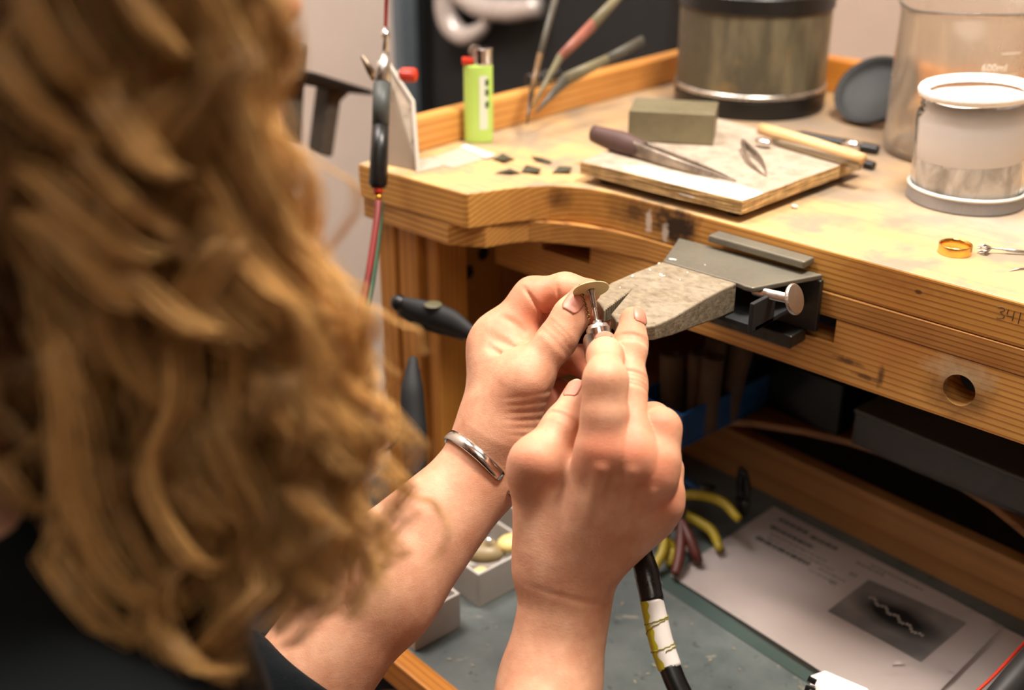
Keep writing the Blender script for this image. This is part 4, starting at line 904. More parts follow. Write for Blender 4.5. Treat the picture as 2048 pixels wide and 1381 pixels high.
hs('sleeve', [(0.0070, 692), (0.0096, 680), (0.0101, 682), (0.0104, 700), (0.0102, 760), (0.0092, 810), (0.0086, 860), (0.0082, 1000), (0.0068, 1090), (0.0062, 1112), (0, 1114)], metal('brushed_steel', (188, 180, 176), 0.26), seg=96,
   jag=lambda k, h: 1.0)
for y in (712, 722, 734, 746, 760, 775):
    bm = B(); c_ = on_axis(y); lathe(bm, [(0.0100, -0.0002), (0.01055, -0.0002), (0.01055, 0.0002), (0.0100, 0.0002)], 48, c_, ad, closed=True); obj('ring_line', bm, M['black_plastic'], hp, smooth=False)
for k in range(2):                                                # scalloped lugs of the sleeve
    a = 2.6 + k * math.pi; u_, v_, d_ = frame_of(ad)
    bm = B()
    for j in range(14):
        t0 = a + (j - 7) * 0.11; t1 = t0 + 0.11; h0 = 0.0042 * math.cos((j - 7) / 7 * 1.5); h1 = 0.0042 * math.cos((j - 6) / 7 * 1.5)
        for rr in (0.0101, 0.0092):
            q = [on_axis(684) + (u_ * math.cos(t) + v_ * math.sin(t)) * rr - ad * h for t, h in ((t0, -0.001), (t1, -0.001), (t1, h1), (t0, h0))]; bm.faces.new([bm.verts.new(z) for z in q])
    obj('sleeve_lug', bm, M['steel'], hp)
cb = empty('handpiece_cable', tuple(AX1), 'black cable with white and yellow bound section hanging below the fist', 'cable')
c1 = [P(x, y, d) for x, y, d in ((1270, 1060, 0.680), (1282, 1110, 0.677), (1294, 1150, 0.671), (1305, 1206, 0.664))]
c2 = [P(x, y, d) for x, y, d in ((1304, 1200, 0.664), (1312, 1240, 0.662), (1324, 1290, 0.658), (1341, 1338, 0.654))]
c3 = [P(x, y, d) for x, y, d in ((1339, 1334, 0.654), (1356, 1375, 0.65), (1390, 1440, 0.645), (1450, 1540, 0.64), (1600, 1800, 0.66))]
bm = B(); tube(bm, c1, [0.0064, 0.0066, 0.0070, 0.0066], 24, n=24)
random.seed(2)
for v in bm.verts: v.co += Vector((random.random() - .5, random.random() - .5, random.random() - .5)) * 0.0005
obj('black_tape', bm, plain('glossy_tape', (34, 34, 36), 0.22, bump=0.0004, scale=160), cb, smooth=True)
bm = B(); tube(bm, c2, [0.0062, 0.0066, 0.0066, 0.0064], 24, n=24)
m_wy = base_mat('bound_tape', (232, 226, 222), 0.4); t = NT(m_wy); oc = t.coords()
mp = c2[1] - np.array(AX1)
t.color(t.mix(t.noise(oc, 90, 3), (238, 232, 228), (214, 208, 200)))
obj('white_tape', bm, m_wy, cb, smooth=True)
cc2 = smoothpath(c2, 60)
bm = B(); rows_ = []
for i in range(0, 59, 2):
    q = cc2[i]; tg = cc2[i + 1] - cc2[i]; tg /= np.linalg.norm(tg); lf = -RT - tg * (-RT @ tg); lf /= np.linalg.norm(lf); fr_ = np.cross(lf, tg)
    if fr_ @ FW > 0: fr_ = -fr_
    wob = 0.12 * math.sin(i * .5) + 0.1 * math.sin(i * .23); rows_.append([bm.verts.new(q + (lf * math.cos(a) + fr_ * math.sin(a)) * 0.00672) for a in np.linspace(-1.2, 0.95 + wob, 9)])
for a, b in zip(rows_[:-1], rows_[1:]):
    for k in range(8): bm.faces.new((a[k], a[k + 1], b[k + 1], b[k]))
obj('yellow_tape', bm, plain('yellow_tape_mat', (206, 196, 44), 0.5), cb, smooth=True)
bm = B(); w0 = []
for k in range(150):
    f = k / 149; i = 14 + f * 36; ce = cc2[int(i)]; tg = c2[-1] - c2[0]; tg /= np.linalg.norm(tg); u_, v_, d_ = frame_of(tg); a = f * 2 * math.pi * 3.3
    w0.append(ce + (u_ * math.cos(a) + v_ * math.sin(a)) * 0.00675 + tg * 0.003 * math.sin(a * 0.5 + 1))
tube(bm, w0, 0.00035, 5); obj('binding_thread', bm, plain('thread', (150, 142, 40), 0.8), cb, smooth=True)
bm = B(); tube(bm, c3, 0.0061, 20, n=40); obj('cable_sheath', bm, M['black_plastic'], cb, smooth=True)

ch = empty('fine_chain', P(1172, 596, 0.702), 'fine gold brown chain pinched in the far hand, hanging behind the disc', 'chain')
m_ch = metal('chain_gold', (176, 138, 88), 0.2); nlink = 15
cp = smoothpath([P(x, y, d) for x, y, d in ((1160, 571, 0.708), (1164, 586, 0.703), (1170, 604, 0.701), (1175, 622, 0.700), (1178, 638, 0.700))], nlink + 1)
for k in range(nlink):
    a, b = cp[k], cp[k + 1]; m_, d_ = (a + b) / 2, (b - a); L = np.linalg.norm(d_); d_ /= L
    w_ = RT * math.cos(k * 1.57 + .4) + FW * math.sin(k * 1.57 + .4); bm = B(); pts = [m_ + d_ * math.cos(t_) * L * 0.78 + w_ * math.sin(t_) * 0.00085 for t_ in np.linspace(0, 2 * math.pi, 14)]
    tube(bm, pts, 0.00032, 5, caps=False); obj('link', bm, m_ch, ch, smooth=True)

# ------------------------------------------------------------------ the person: one body grown as a continuous surface
def surface(fn, lo, hi, h, Bk=6, lip=1.5):
    """mesh of fn(points) = 0 (negative inside): blocks near the surface only, then pulled onto it"""
    lo = np.array(lo, float); n = (np.ceil((np.array(hi) - lo) / h / Bk).astype(int)) * Bk; nb = n // Bk
    gi = np.stack(np.meshgrid(*[np.arange(k) for k in nb], indexing='ij'), -1).reshape(-1, 3)
    dc = fn(lo + (gi * Bk + Bk / 2) * h)
    act = np.abs(dc) < h * Bk * 0.87 * lip + 0.002
    D = np.repeat(np.repeat(np.repeat(np.sign(dc).reshape(nb).astype(np.float32), Bk, 0), Bk, 1), Bk, 2) * 1.0
    sub = np.stack(np.meshgrid(*[np.arange(Bk)] * 3, indexing='ij'), -1).reshape(-1, 3)
    ai = gi[act]
    for s in range(0, len(ai), 4000):
        idx = (ai[s:s + 4000, None, :] * Bk + sub[None]).reshape(-1, 3)
        D[idx[:, 0], idx[:, 1], idx[:, 2]] = fn(lo + idx * h)
    Sg = D < 0
    c = [Sg[a:n[0] - 1 + a, b:n[1] - 1 + b, d:n[2] - 1 + d] for a in (0, 1) for b in (0, 1) for d in (0, 1)]
    anyi = c[0].copy(); alli = c[0].copy()
    for q in c[1:]: anyi |= q; alli &= q
    cells = np.argwhere(anyi & ~alli); ids = -np.ones(tuple(n - 1), np.int64); ids[tuple(cells.T)] = np.arange(len(cells))
    acc = np.zeros((len(cells), 3)); cnt = np.zeros(len(cells))
    cor = [(a, b, d) for a in (0, 1) for b in (0, 1) for d in (0, 1)]
    for i in range(8):
        for j in range(i + 1, 8):
            if sum(abs(a - b) for a, b in zip(cor[i], cor[j])) != 1: continue
            a = D[tuple((cells + cor[i]).T)]; b = D[tuple((cells + cor[j]).T)]; m = (a < 0) != (b < 0)
            t_ = np.where(m, a / np.where(a - b == 0, 1, a - b), 0); pt = np.array(cor[i]) + np.outer(t_, np.array(cor[j]) - np.array(cor[i]))
            acc[m] += pt[m]; cnt[m] += 1
    V = lo + (cells + acc / np.maximum(cnt, 1)[:, None]) * h
    F = []
    for ax in range(3):
        o1, o2 = [(1, 2), (2, 0), (0, 1)][ax]
        sl0 = [slice(1, n[k] - 1) for k in range(3)]; sl1 = list(sl0); sl0[ax] = slice(0, n[ax] - 1); sl1[ax] = slice(1, n[ax])
        A, Bq = Sg[tuple(sl0)], Sg[tuple(sl1)]; e = np.argwhere(A != Bq); off = np.array([1, 1, 1]); off[ax] = 0; e = e + off
        flip = ~Sg[tuple(e.T)]
        def at(d1, d2):
            q = e.copy(); q[:, o1] -= d1; q[:, o2] -= d2; return ids[tuple(q.T)]
        f = np.stack([at(1, 1), at(0, 1), at(0, 0), at(1, 0)], 1); f[flip] = f[flip][:, ::-1]; F.append(f)
    F = np.concatenate(F); F = F[(F >= 0).all(1)]
    for _ in range(3):
        d = fn(V); e = h * 0.4; g = np.stack([fn(V + np.eye(3)[k] * e) - fn(V - np.eye(3)[k] * e) for k in range(3)], 1) / (2 * e)
        gl = np.maximum((g ** 2).sum(1), 0.05); V = V - g * (np.clip(d, -h, h) / gl)[:, None] * 0.8
    return V, F

def cap(p, a, b, ra, rb):
    ab = b - a; t_ = np.clip(((p - a) @ ab) / max(ab @ ab, 1e-12), 0, 1); return np.sqrt((((p - a) - t_[:, None] * ab) ** 2).sum(1)) - (ra + (rb - ra) * t_)
def smin(a, b, k):
    h_ = np.maximum(k - np.abs(a - b), 0) / k; return np.minimum(a, b) - h_ * h_ * k * 0.25
def pt(q): return P(q[0], q[1], q[2]) if q[0] > 5 else np.array(q[:3], float)
def caps(lst): return [(pt(a), pt(b), a[3], b[3]) for a, b in lst]

def build_hand(core, fingers, kcore, kf, creases=(), bumps=(), dents=()):
    core = caps(core); fing = []
    for chain, k in fingers: fing.append(([(pt(a), pt(b), a[3], b[3]) for a, b in zip(chain[:-1], chain[1:])], k))
    cr = [(pt(c[0]), np.array(c[1]) / np.linalg.norm(c[1]), c[2], c[3], np.array(c[4]) if c[4] is not None else None, c[5]) for c in creases]
    bp = [(pt(b), b[3], b[4]) for b in bumps]; dn_ = [(pt(a), pt(b), a[3], a[4]) for a, b in dents]
    def f(p):
        p = np.asarray(p, float); d = None
        for a, b, ra, rb in core:
            q = cap(p, a, b, ra, rb); d = q if d is None else smin(d, q, kcore)
        res = d
        for ch_, k in fing:
            fd = None
            for a, b, ra, rb in ch_:
                q = cap(p, a, b, ra, rb); fd = q if fd is None else smin(fd, q, 0.008)
            res = np.minimum(res, smin(d, fd, k))
        near = np.abs(res) < 0.006
        if near.any() and (cr or bp or dn_):
            pn = p[near]; add = np.zeros(len(pn))
            for c, ax, amp, w, nrm_, R in cr:
                v = pn - c; s = v @ ax; rho = np.sqrt(np.maximum((v ** 2).sum(1) - s * s, 0)); m = np.clip((R - rho) / (R * 0.4), 0, 1)
                if nrm_ is not None: m = m * np.clip((v @ nrm_) / 0.006, 0, 1)
                add += amp * np.exp(-(s / w) ** 2) * m
            for c, R, amp in bp: add -= amp * np.exp(-((pn - c) ** 2).sum(1) / (R * R))
            for a, b, R, amp in dn_: add += amp * np.exp(-(np.maximum(cap(pn, a, b, 0, 0), 0) / R) ** 2)
            res = res.copy(); res[near] += add
        return res
    return f

VW = -FW                                                         # towards the viewer
EL_R, EL_L = (-0.235, 0.225, 0.635), (-0.462, 0.240, 0.645)
o_ = -0.012
R = lambda x, y, d, r: (x, y, d + o_, r)
right_core = [(R(1108, 1195, .677, .0185), R(1077, 1381, .672, .0215)), (R(1158, 1195, .677, .0185), R(1120, 1381, .672, .0215)),
    (R(1098, 1370, .674, .026), (*EL_R, .037)),
    (R(1112, 1145, .672, .0165), R(1203, 915, .645, .0122)), (R(1135, 1145, .672, .0165), R(1268, 915, .643, .0118)),
    (R(1152, 1145, .674, .0160), R(1306, 955, .647, .0110)), (R(1168, 1140, .676, .0145), R(1322, 1010, .658, .0100)),
    (R(1188, 1120, .680, .0135), R(1308, 1040, .666, .0105)),
    (R(1086, 1130, .678, .0160), R(1068, 945, .664, .0125)), (R(1110, 1100, .674, .0185), R(1140, 960, .668, .0140)),
    (R(1112, 1150, .677, .0180), R(1130, 1200, .677, .0190))]
right_f = [([R(1068, 945, .664, .0125), R(1072, 922, .660, .0122), R(1126, 852, .672, .0098), R(1156, 788, .688, .0080)], .010),
    ([R(1203, 915, .645, .0122), R(1206, 890, .642, .0116), R(1209, 830, .640, .0110), R(1211, 762, .640, .0104), R(1210, 712, .659, .0084), R(1210, 686, .683, .0066)], .010),
    ([R(1268, 915, .643, .0118), R(1262, 880, .645, .0108), R(1254, 772, .660, .0096), R(1260, 692, .672, .0083), R(1266, 640, .680, .0074)], .010),
    ([R(1306, 955, .647, .0110), R(1314, 920, .648, .0108), R(1320, 858, .652, .0100), R(1306, 842, .680, .0088), R(1262, 838, .706, .0075)], .009),
    ([R(1322, 1010, .658, .0100), R(1326, 985, .660, .0095), R(1330, 940, .670, .0085), R(1304, 928, .694, .0076), R(1268, 918, .712, .0068)], .008)]
def seg_ax(a, b): v = pt(b) - pt(a); return v / np.linalg.norm(v)
axm = seg_ax(right_f[2][0][2], right_f[2][0][4]); axi = seg_ax(right_f[1][0][1], right_f[1][0][2])
axt = seg_ax(right_f[0][0][1], right_f[0][0][3])
cr_r = []
for y in (684, 691, 698): cr_r.append((R(1261, y, .672, 0), axm, 0.0009, 0.0010, VW, 0.016))
for y in (758, 768, 779, 789): cr_r.append((R(1255, y, .660, 0), axm, 0.0010, 0.0011, VW, 0.017))
for y in (856, 866, 848): cr_r.append((R(1120, y, .672, 0), axt, 0.0008, 0.0011, VW, 0.017))
cr_r.append((R(1130, 1178, .677, 0), seg_ax(R(1140, 1140, .677, 0), R(1115, 1230, .677, 0)), 0.0007, 0.0020, VW, 0.03))
tendons = [((1206, 930, .632 + 0, .0022, -0.0011), (1163, 1100, .655, 0)), ((1270, 930, .630, .0022, -0.0010), (1180, 1110, .655, 0)), ((1306, 965, .634, .0022, -0.0009), (1200, 1110, .658, 0))]
# tendon ridges sit on the back of the hand: pushed out from just under the skin
def ridge(x0, y0, x1, y1, d0, d1, w, amp): return ((x0, y0, d0, w, amp), (x1, y1, d1, 0))
dents_r = [ridge(1202, 940, 1166, 1100, .619, .643, .0036, -.0032), ridge(1264, 945, 1205, 1095, .619, .646, .0035, -.0030), ridge(1302, 985, 1232, 1090, .624, .648, .0035, -.0028),
           ridge(1232, 955, 1186, 1080, .620, .646, .0045, .0015), ridge(1284, 985, 1220, 1080, .622, .648, .0042, .0015), ridge(1322, 1030, 1255, 1095, .64, .652, .0040, .0012),
           ridge(1242, 915, 1248, 860, .624, .628, .0045, .0014), ridge(1288, 925, 1292, 880, .624, .63, .004, .0014), ridge(1130, 985, 1135, 1080, .640, .648, .011, .0026), ridge(1080, 1000, 1075, 1090, .655, .66, .005, .0008)]
bumps_r = [(1200, 905, .622, .009, .0016), (1266, 912, .620, .0085, .0014), (1308, 948, .626, .008, .0014), (1326, 1000, .640, .008, .0010), (1055, 915, .638, .009, .0014), (1210, 757, .616, .009, .0004)]
f_right = build_hand(right_core, right_f, .011, .010, cr_r, bumps_r, dents_r)

left_core = [((956, 930, .722, .0185), (990, 862, .722, .0200)), ((984, 948, .724, .0185), (1012, 868, .722, .0205)),
    ((956, 930, .722, .0185), (740, 1150, .700, .0300)), ((984, 948, .724, .0185), (775, 1185, .700, .0300)), ((757, 1168, .700, .0330), (*EL_L, .037)),
    ((1004, 860, .716, .0205), (1042, 772, .708, .0135)),
    ((975, 880, .728, .0175), (984, 695, .737, .0125)), ((988, 880, .740, .0175), (1004, 725, .752, .0120)),
    ((1004, 880, .750, .0165), (1030, 770, .765, .0115)), ((1024, 880, .756, .0150), (1052, 820, .775, .0105)),
    ((1036, 905, .742, .0190), (1070, 810, .762, .0140)), ((1010, 800, .718, .0170), (1004, 735, .724, .0140)), ((1006, 740, .728, .0140), (1032, 694, .741, .0110)), ((1046, 752, .718, .0100), (1040, 704, .738, .0110)), ((1030, 715, .734, .0120), (1058, 688, .744, .0105))]
left_f = [([(1042, 772, .708, .0135), (1056, 752, .706, .0128), (1114, 680, .706, .0103), (1142, 632, .709, .0095), (1163, 598, .713, .0080)], .012),
    ([(984, 695, .737, .0130), (998, 668, .736, .0124), (1066, 594, .736, .0110), (1130, 579, .729, .0088), (1178, 582, .721, .0074)], .012),
    ([(1004, 725, .752, .0120), (1020, 700, .754, .0112), (1098, 640, .758, .0100), (1170, 606, .749, .0086), (1208, 640, .737, .0074)], .010),
    ([(1030, 770, .765, .0115), (1120, 716, .769, .0096), (1165, 722, .752, .0085), (1186, 748, .738, .0074)], .010),
    ([(1052, 820, .775, .0105), (1118, 790, .773, .0086), (1150, 802, .758, .0076), (1162, 828, .747, .0066)], .009)]
axL = seg_ax(left_f[0][0][1], left_f[0][0][3]); axI = seg_ax(left_f[1][0][2], left_f[1][0][4])
cr_l = []
for k, a_ in ((-14, .0004), (-8, .0008), (-2, .0008), (4, .0009), (10, .0007), (17, .0004)):
    q = np.array([1114, 680.]) + np.array([0.66, -0.75]) * k; cr_l.append(((q[0], q[1], .706, 0), axL + RT * 0.25, a_ * 1.4, .0011, VW, .017))
for k in range(6): cr_l.append(((1045 + k * 2, 790 + k * 16, .712, 0), np.array(UP) * 0.97 + RT * (-0.15 + 0.05 * k) - FW * 0.0, .0005, .0011, VW * 0.5 + RT * 0.6, .026))
cr_l.append(((1066, 594, .736, 0), seg_ax((996, 668, .736, 0), (1130, 579, .729, 0)), .0020, .0013, -UP * .8 + VW * .6, .017))
cr_l.append(((1128, 580, .729, 0), axI, .0014, .0011, -UP + VW * .5, .014))
dents_l = [((962, 655, .716, .0026, .0020), (1042, 708, .714, 0)), ((975, 690, .714, .0022, .0018), (1034, 738, .708, 0)), ((1000, 628, .722, .0022, .0016), (1050, 662, .722, 0)), ((1075, 740, .70, .005, .0012), (1092, 775, .702, 0))]
bumps_l = [(1048, 762, .694, .010, .0012), (958, 672, .73, .010, .0008)]
f_left = build_hand(left_core, left_f, .013, .012, cr_l, bumps_l, dents_l)

# torso, head and legs
NT_ = P(540, 265, 0.50); f_ = np.array([0, .95, -.312]); u_ = np.array([0, .312, .95]); s_ = np.array([1.0, 0, 0]); HC = NT_ - f_ * .108 + u_ * .02
nb = np.array([HC[0], .085, .945]); SR, SL = np.array([-0.215, .075, .865]), np.array([-0.595, .075, .865])
def H(a, b, c): return HC + f_ * a + s_ * b + u_ * c
torso_caps = [(np.array([HC[0], .10, .84]), np.array([HC[0], .06, .52]), .105, .12), (np.array([HC[0] - .08, .10, .83]), np.array([HC[0] - .05, .06, .52]), .085, .11), (np.array([HC[0] + .08, .10, .83]), np.array([HC[0] + .05, .06, .52]), .085, .11),
    (SR, SL, .052, .052), (SR, np.array(EL_R), .050, .038), (SL, np.array(EL_L), .050, .038), (np.array([HC[0], .15, .80]), np.array([HC[0], .15, .74]), .08, .07)]
legs = [(np.array([HC[0] + sx * .09, .05, .50]), np.array([HC[0] + sx * .13, .44, .49]), .075, .055) for sx in (-1, 1)] + [(np.array([HC[0] + sx * .13, .44, .49]), np.array([HC[0] + sx * .13, .42, .08]), .053, .036) for sx in (-1, 1)] + \
    [(np.array([HC[0] + sx * .13, .41, .045]), np.array([HC[0] + sx * .14, .55, .03]), .036, .028) for sx in (-1, 1)]
def f_torso(p, grow=0.0):
    d = None
    for a, b, ra, rb in torso_caps + legs:
        q = cap(p, a, b, ra, rb); d = q if d is None else smin(d, q, .05)
    return d - grow
def ell_(p, c, r):
    v = p - c; q = np.stack([v @ f_ / r[0], v @ s_ / r[1], v @ u_ / r[2]], 1); k0 = np.sqrt((q ** 2).sum(1)); k1 = np.sqrt((np.stack([q[:, 0] / r[0], q[:, 1] / r[1], q[:, 2] / r[2]], 1) ** 2).sum(1)); return k0 * (k0 - 1) / np.maximum(k1, 1e-6)
def f_head(p):
    d = ell_(p, H(-.012, 0, .025), (.092, .076, .088)); d = smin(d, ell_(p, H(.028, 0, -.035), (.060, .056, .075)), .03)
    d = smin(d, cap(p, H(.055, 0, -.095), H(.06, 0, -.088), .018, .018), .02)
    d = smin(d, cap(p, H(.088, 0, .012), H(.098, 0, -.018), .007, .011), .014)
    for sg in (-1, 1):
        d = smin(d, cap(p, H(.090, sg * .010, -.020), H(.090, sg * .011, -.022), .0085, .0085), .008)
        d = smin(d, cap(p, H(.078, sg * .012, .030), H(.070, sg * .042, .030), .008, .008), .012)
        d = smin(d, cap(p, H(.060, sg * .04, -.02), H(.05, sg * .045, -.03), .018, .018), .02)
        d = np.maximum(d, -cap(p, H(.098, sg * .031, .008), H(.097, sg * .032, .008), .0145, .0145)) if False else d
        d = smin(d, cap(p, H(.068, sg * .031, .008), H(.068, sg * .0312, .008), .0145, .0145), .004)
        d = smin(d, ell_(p, H(-.010, sg * .078, .0), (.020, .009, .030)), .006)
    d = smin(d, cap(p, H(.084, -.018, -.050), H(.084, .018, -.050), .0065, .0065), .006); d = smin(d, cap(p, H(.080, -.015, -.061), H(.080, .015, -.061), .008, .008), .006)
    return smin(d, cap(p, H(-.03, 0, -.06), nb, .055, .058), .03)
def f_upper(p): return smin(f_head(p), f_torso(p), .03)

def bounds(cs, pad):
    q = np.array([c for a, b, ra, rb in cs for c in (a, b)]); return q.min(0) - pad, q.max(0) + pad
allR = caps(right_core) + [(pt(a), pt(b), 0, 0) for ch_, k in right_f for a, b in zip(ch_[:-1], ch_[1:])]
allL = caps(left_core) + [(pt(a), pt(b), 0, 0) for ch_, k in left_f for a, b in zip(ch_[:-1], ch_[1:])]
parts_ = []
lo, hi = bounds(allR, .042); parts_.append(surface(f_right, lo, hi, 0.0011))
lo, hi = bounds(allL, .042); parts_.append(surface(f_left, lo, hi, 0.0011))
parts_.append(surface(lambda p: f_upper(np.asarray(p, float)), (HC[0] - .29, -.10, -.01), (HC[0] + .29, .62, 1.24), 0.006))
# join the arms to the upper body inside the sleeves
VV, FF, o0 = [], [], 0
for v, f in parts_: VV.append(v); FF.append(f + o0); o0 += len(v)
VV = np.concatenate(VV); FF = np.concatenate(FF)
blush_pts = [(R(1208, 680, .672, 0), .009), (R(1266, 636, .670, 0), .010), (R(1324, 835, .638, 0), .012), (R(1200, 900, .632, 0), .012), (R(1268, 905, .632, 0), .011), (R(1308, 945, .636, 0), .012), (R(1325, 1000, .646, 0), .011), (R(1062, 915, .655, 0), .011),
    ((1180, 575, .716), .013), ((1165, 595, .71), .011), ((1208, 640, .733), .013), ((1090, 600, .73), .016), ((1185, 748, .735), .02), ((1140, 800, .755), .025), ((1060, 640, .735), .018), ((535, 262, .5), .02)]
bl = np.zeros(len(VV))
for q, r in blush_pts: bl = np.maximum(bl, np.exp(-((VV - pt(q)) ** 2).sum(1) / (r * r)))
me = bpy.data.meshes.new('body'); me.vertices.add(len(VV)); me.vertices.foreach_set('co', VV.astype(np.float32).ravel())
me.loops.add(len(FF) * 4); me.polygons.add(len(FF)); me.loops.foreach_set('vertex_index', FF.astype(np.int32).ravel())
me.polygons.foreach_set('loop_start', np.arange(0, len(FF) * 4, 4, dtype=np.int32)); me.polygons.foreach_set('use_smooth', np.ones(len(FF), bool)); me.update(calc_edges=True); me.validate()
at = me.attributes.new('blush', 'FLOAT', 'POINT'); at.data.foreach_set('value', bl.astype(np.float32))

m_skin = base_mat('skin', (216, 160, 128), 0.42); t = NT(m_skin); oc = t.coords()
a_ = t.new('ShaderNodeAttribute'); a_.attribute_name = 'blush'
c = t.mix(t.ramp(t.noise(oc, 45, 6, 0.6), [(0.35, 0.0), (0.7, 1.0)]), (220, 168, 136), (196, 136, 104))
c = t.mix(t.math('MULTIPLY', a_.outputs['Fac'], 0.6), c, (204, 104, 74))
fr = t.new('ShaderNodeTexVoronoi'); fr.inputs['Scale'].default_value = 130; t.link(oc, fr.inputs['Vector'])
c = t.mix(t.ramp(fr.outputs['Distance'], [(0.0, 0.35), (0.07, 0.0)]), c, (140, 84, 56)); t.color(c)
t.b.inputs['Subsurface Weight'].default_value = 0.18; t.b.inputs['Subsurface Radius'].default_value = (0.006, 0.0022, 0.0012); t.b.inputs['Subsurface Scale'].default_value = 1.0
v2 = t.new('ShaderNodeTexVoronoi'); v2.feature = 'DISTANCE_TO_EDGE'; v2.inputs['Scale'].default_value = 900; t.link(oc, v2.inputs['Vector'])
wr = t.noise(t.coords((300, 300, 900), (0.3, 0.2, 0)), 1, 3, 0.6)
hgt = t.math('ADD', t.math('MULTIPLY', v2.outputs['Distance'], 0.5), t.math('ADD', t.math('MULTIPLY', wr, 0.5), t.math('MULTIPLY', t.noise(oc, 170, 5), 0.9)))
t.bump(hgt, 0.0004, 0.5); t.rough(t.ramp(t.noise(oc, 300, 3), [(0.3, 0.48), (0.7, 0.6)])); t.b.inputs['Specular IOR Level'].default_value = 0.36
person = empty('person', (HC[0], .06, 0.0), 'person with long curly blond hair and dark top working at the bench', 'person')
me.transform(Matrix.Translation(-Vector(person.location))); me.materials.append(m_skin)
body = bpy.data.objects.new('body', me); COL.objects.link(body); body.parent = person

# clothing
def solid(name, fn, lo, hi, h, mat, parent=person):
    v, f = surface(fn, lo, hi, h); m_ = bpy.data.meshes.new(name); m_.from_pydata(v.tolist(), [], f.tolist()); m_.polygons.foreach_set('use_smooth', [True] * len(f)); m_.update()
    m_.transform(wmat(parent).inverted()); m_.materials.append(mat); o = bpy.data.objects.new(name, m_); COL.objects.link(o); o.parent = parent; return o
m_shirt = base_mat('dark_fabric', (12, 17, 20), 0.95); t = NT(m_shirt); t.bump(t.noise(t.coords((1, 1, 3)), 300, 3), 0.0005, 0.5); t.b.inputs['Specular IOR Level'].default_value = 0.2
upper = [c for c in torso_caps]
ER, ELv = np.array(EL_R), np.array(EL_L); wR, wL = pt(R(1098, 1370, .674, 0)), pt((757, 1168, .70, 0))
def f_shirt(p):
    p = np.asarray(p, float); d = None
    for a, b, ra, rb in upper:
        q = cap(p, a, b, ra + .006, rb + .007); d = q if d is None else smin(d, q, .05)
    for e, w, fr_ in ((ER, wR, .45), (ELv, wL, .62)):
        e2 = e + (w - e) * fr_; q = cap(p, e, e2, .045, .043); ax = (w - e) / np.linalg.norm(w - e); q = np.maximum(q, (p - e2) @ ax); d = smin(d, q, .02)
    d = np.maximum(d, .50 - p[:, 2]); return np.maximum(d, -(np.sqrt(((p - (nb + np.array([0, .035, .075]))) ** 2).sum(1)) - .052)) + 0.0012 * np.sin(p[:, 2] * 130 + p[:, 0] * 60) * np.sin(p[:, 1] * 90)
solid('shirt', f_shirt, (HC[0] - .30, -.12, .47), (HC[0] + .30, .48, .99), 0.0055, m_shirt)
def f_tr(p):
    p = np.asarray(p, float); d = None
    for a, b, ra, rb in legs[:4] + [(np.array([HC[0], .05, .55]), np.array([HC[0], .05, .50]), .13, .12)]:
        q = cap(p, a, b, ra + .010, rb + .012); d = q if d is None else smin(d, q, .05)
    return np.maximum(np.maximum(d, .09 - p[:, 2]), p[:, 2] - .555)
solid('trousers', f_tr, (HC[0] - .30, -.14, .06), (HC[0] + .30, .56, .62), 0.008, plain('trouser_cloth', (36, 42, 54), 0.9))

# fingernails: thin curved plates seated on the fingertips
m_nail = base_mat('nail', (196, 128, 106), 0.42); m_nail.node_tree.nodes['Principled BSDF'].inputs['Coat Weight'].default_value = 0.0
m_tip = base_mat('nail_tip', (216, 168, 144), 0.4)
def nail(c, axis, nrm_, fr, w, L, fn):
    """c: a point near the fingertip axis; the plate is dropped onto the skin surface fn"""
    ax = np.array(axis) / np.linalg.norm(axis); n_ = np.array(nrm_, float); n_ = n_ - ax * (n_ @ ax); n_ /= np.linalg.norm(n_); sd = np.cross(ax, n_)
    nu, nv = 10, 12; grid = []
    for j in range(nv + 1):
        v = j / nv; wj = w * (0.86 + 0.14 * math.sin(v * 3.1)) * (1 if v < .75 else math.sqrt(max(0.10, 1 - ((v - .75) / .27) ** 2)))* (1 if v > .15 else 0.75 + 0.25 * v / .15)
        for i in range(nu + 1):
            a = (i / nu - .5) * 2; grid.append(np.array(c) + ax * (v - .5) * L + sd * a * wj / 2 + n_ * 0.014)
    g = np.array(grid)
    for _ in range(40):
        d = fn(g); g = g - n_ * np.clip(d - 0.00025, -0.002, 0.002)[:, None] * 0.7
    rows = (n_ @ g.T).reshape(nv + 1, nu + 1)                     # flatten lengthwise so that the plate stays smooth
    for i in range(nu + 1):
        fitp = np.polyfit(np.arange(nv + 1), rows[:, i], 1 if nv < 3 else 2); sm = np.polyval(fitp, np.arange(nv + 1)); delta = sm - rows[:, i]; g.reshape(nv + 1, nu + 1, 3)[:, i] += np.outer(delta + 0.0002, n_)
    bm = B(); vs = [bm.verts.new(q) for q in g]
    for j in range(nv):
        for i in range(nu):
            f = bm.faces.new((vs[j * (nu + 1) + i], vs[j * (nu + 1) + i + 1], vs[(j + 1) * (nu + 1) + i + 1], vs[(j + 1) * (nu + 1) + i])); f.material_index = 1 if j >= nv - 1 else 0
    me_ = bpy.data.meshes.new('fingernail'); bm.normal_update(); bm.to_mesh(me_); bm.free()
    me_.polygons.foreach_set('use_smooth', [True] * len(me_.polygons)); me_.materials.append(m_nail); me_.materials.append(m_tip); me_.transform(wmat(person).inverted())
    o = bpy.data.objects.new('fingernail', me_); COL.objects.link(o); o.parent = person
    s = o.modifiers.new('solid', 'SOLIDIFY'); s.thickness = 0.0004; s.offset = -1
nail(P(1150, 610, .709), seg_ax((1142, 632, .709, 0), (1165, 596, .711, 0)), VW + RT * -0.15 + UP * 0.1, 0, .0118, .0145, f_left)
nail(P(1272, 638, .668), axm, VW + RT * 0.35, 0, .0098, .0115, f_right)
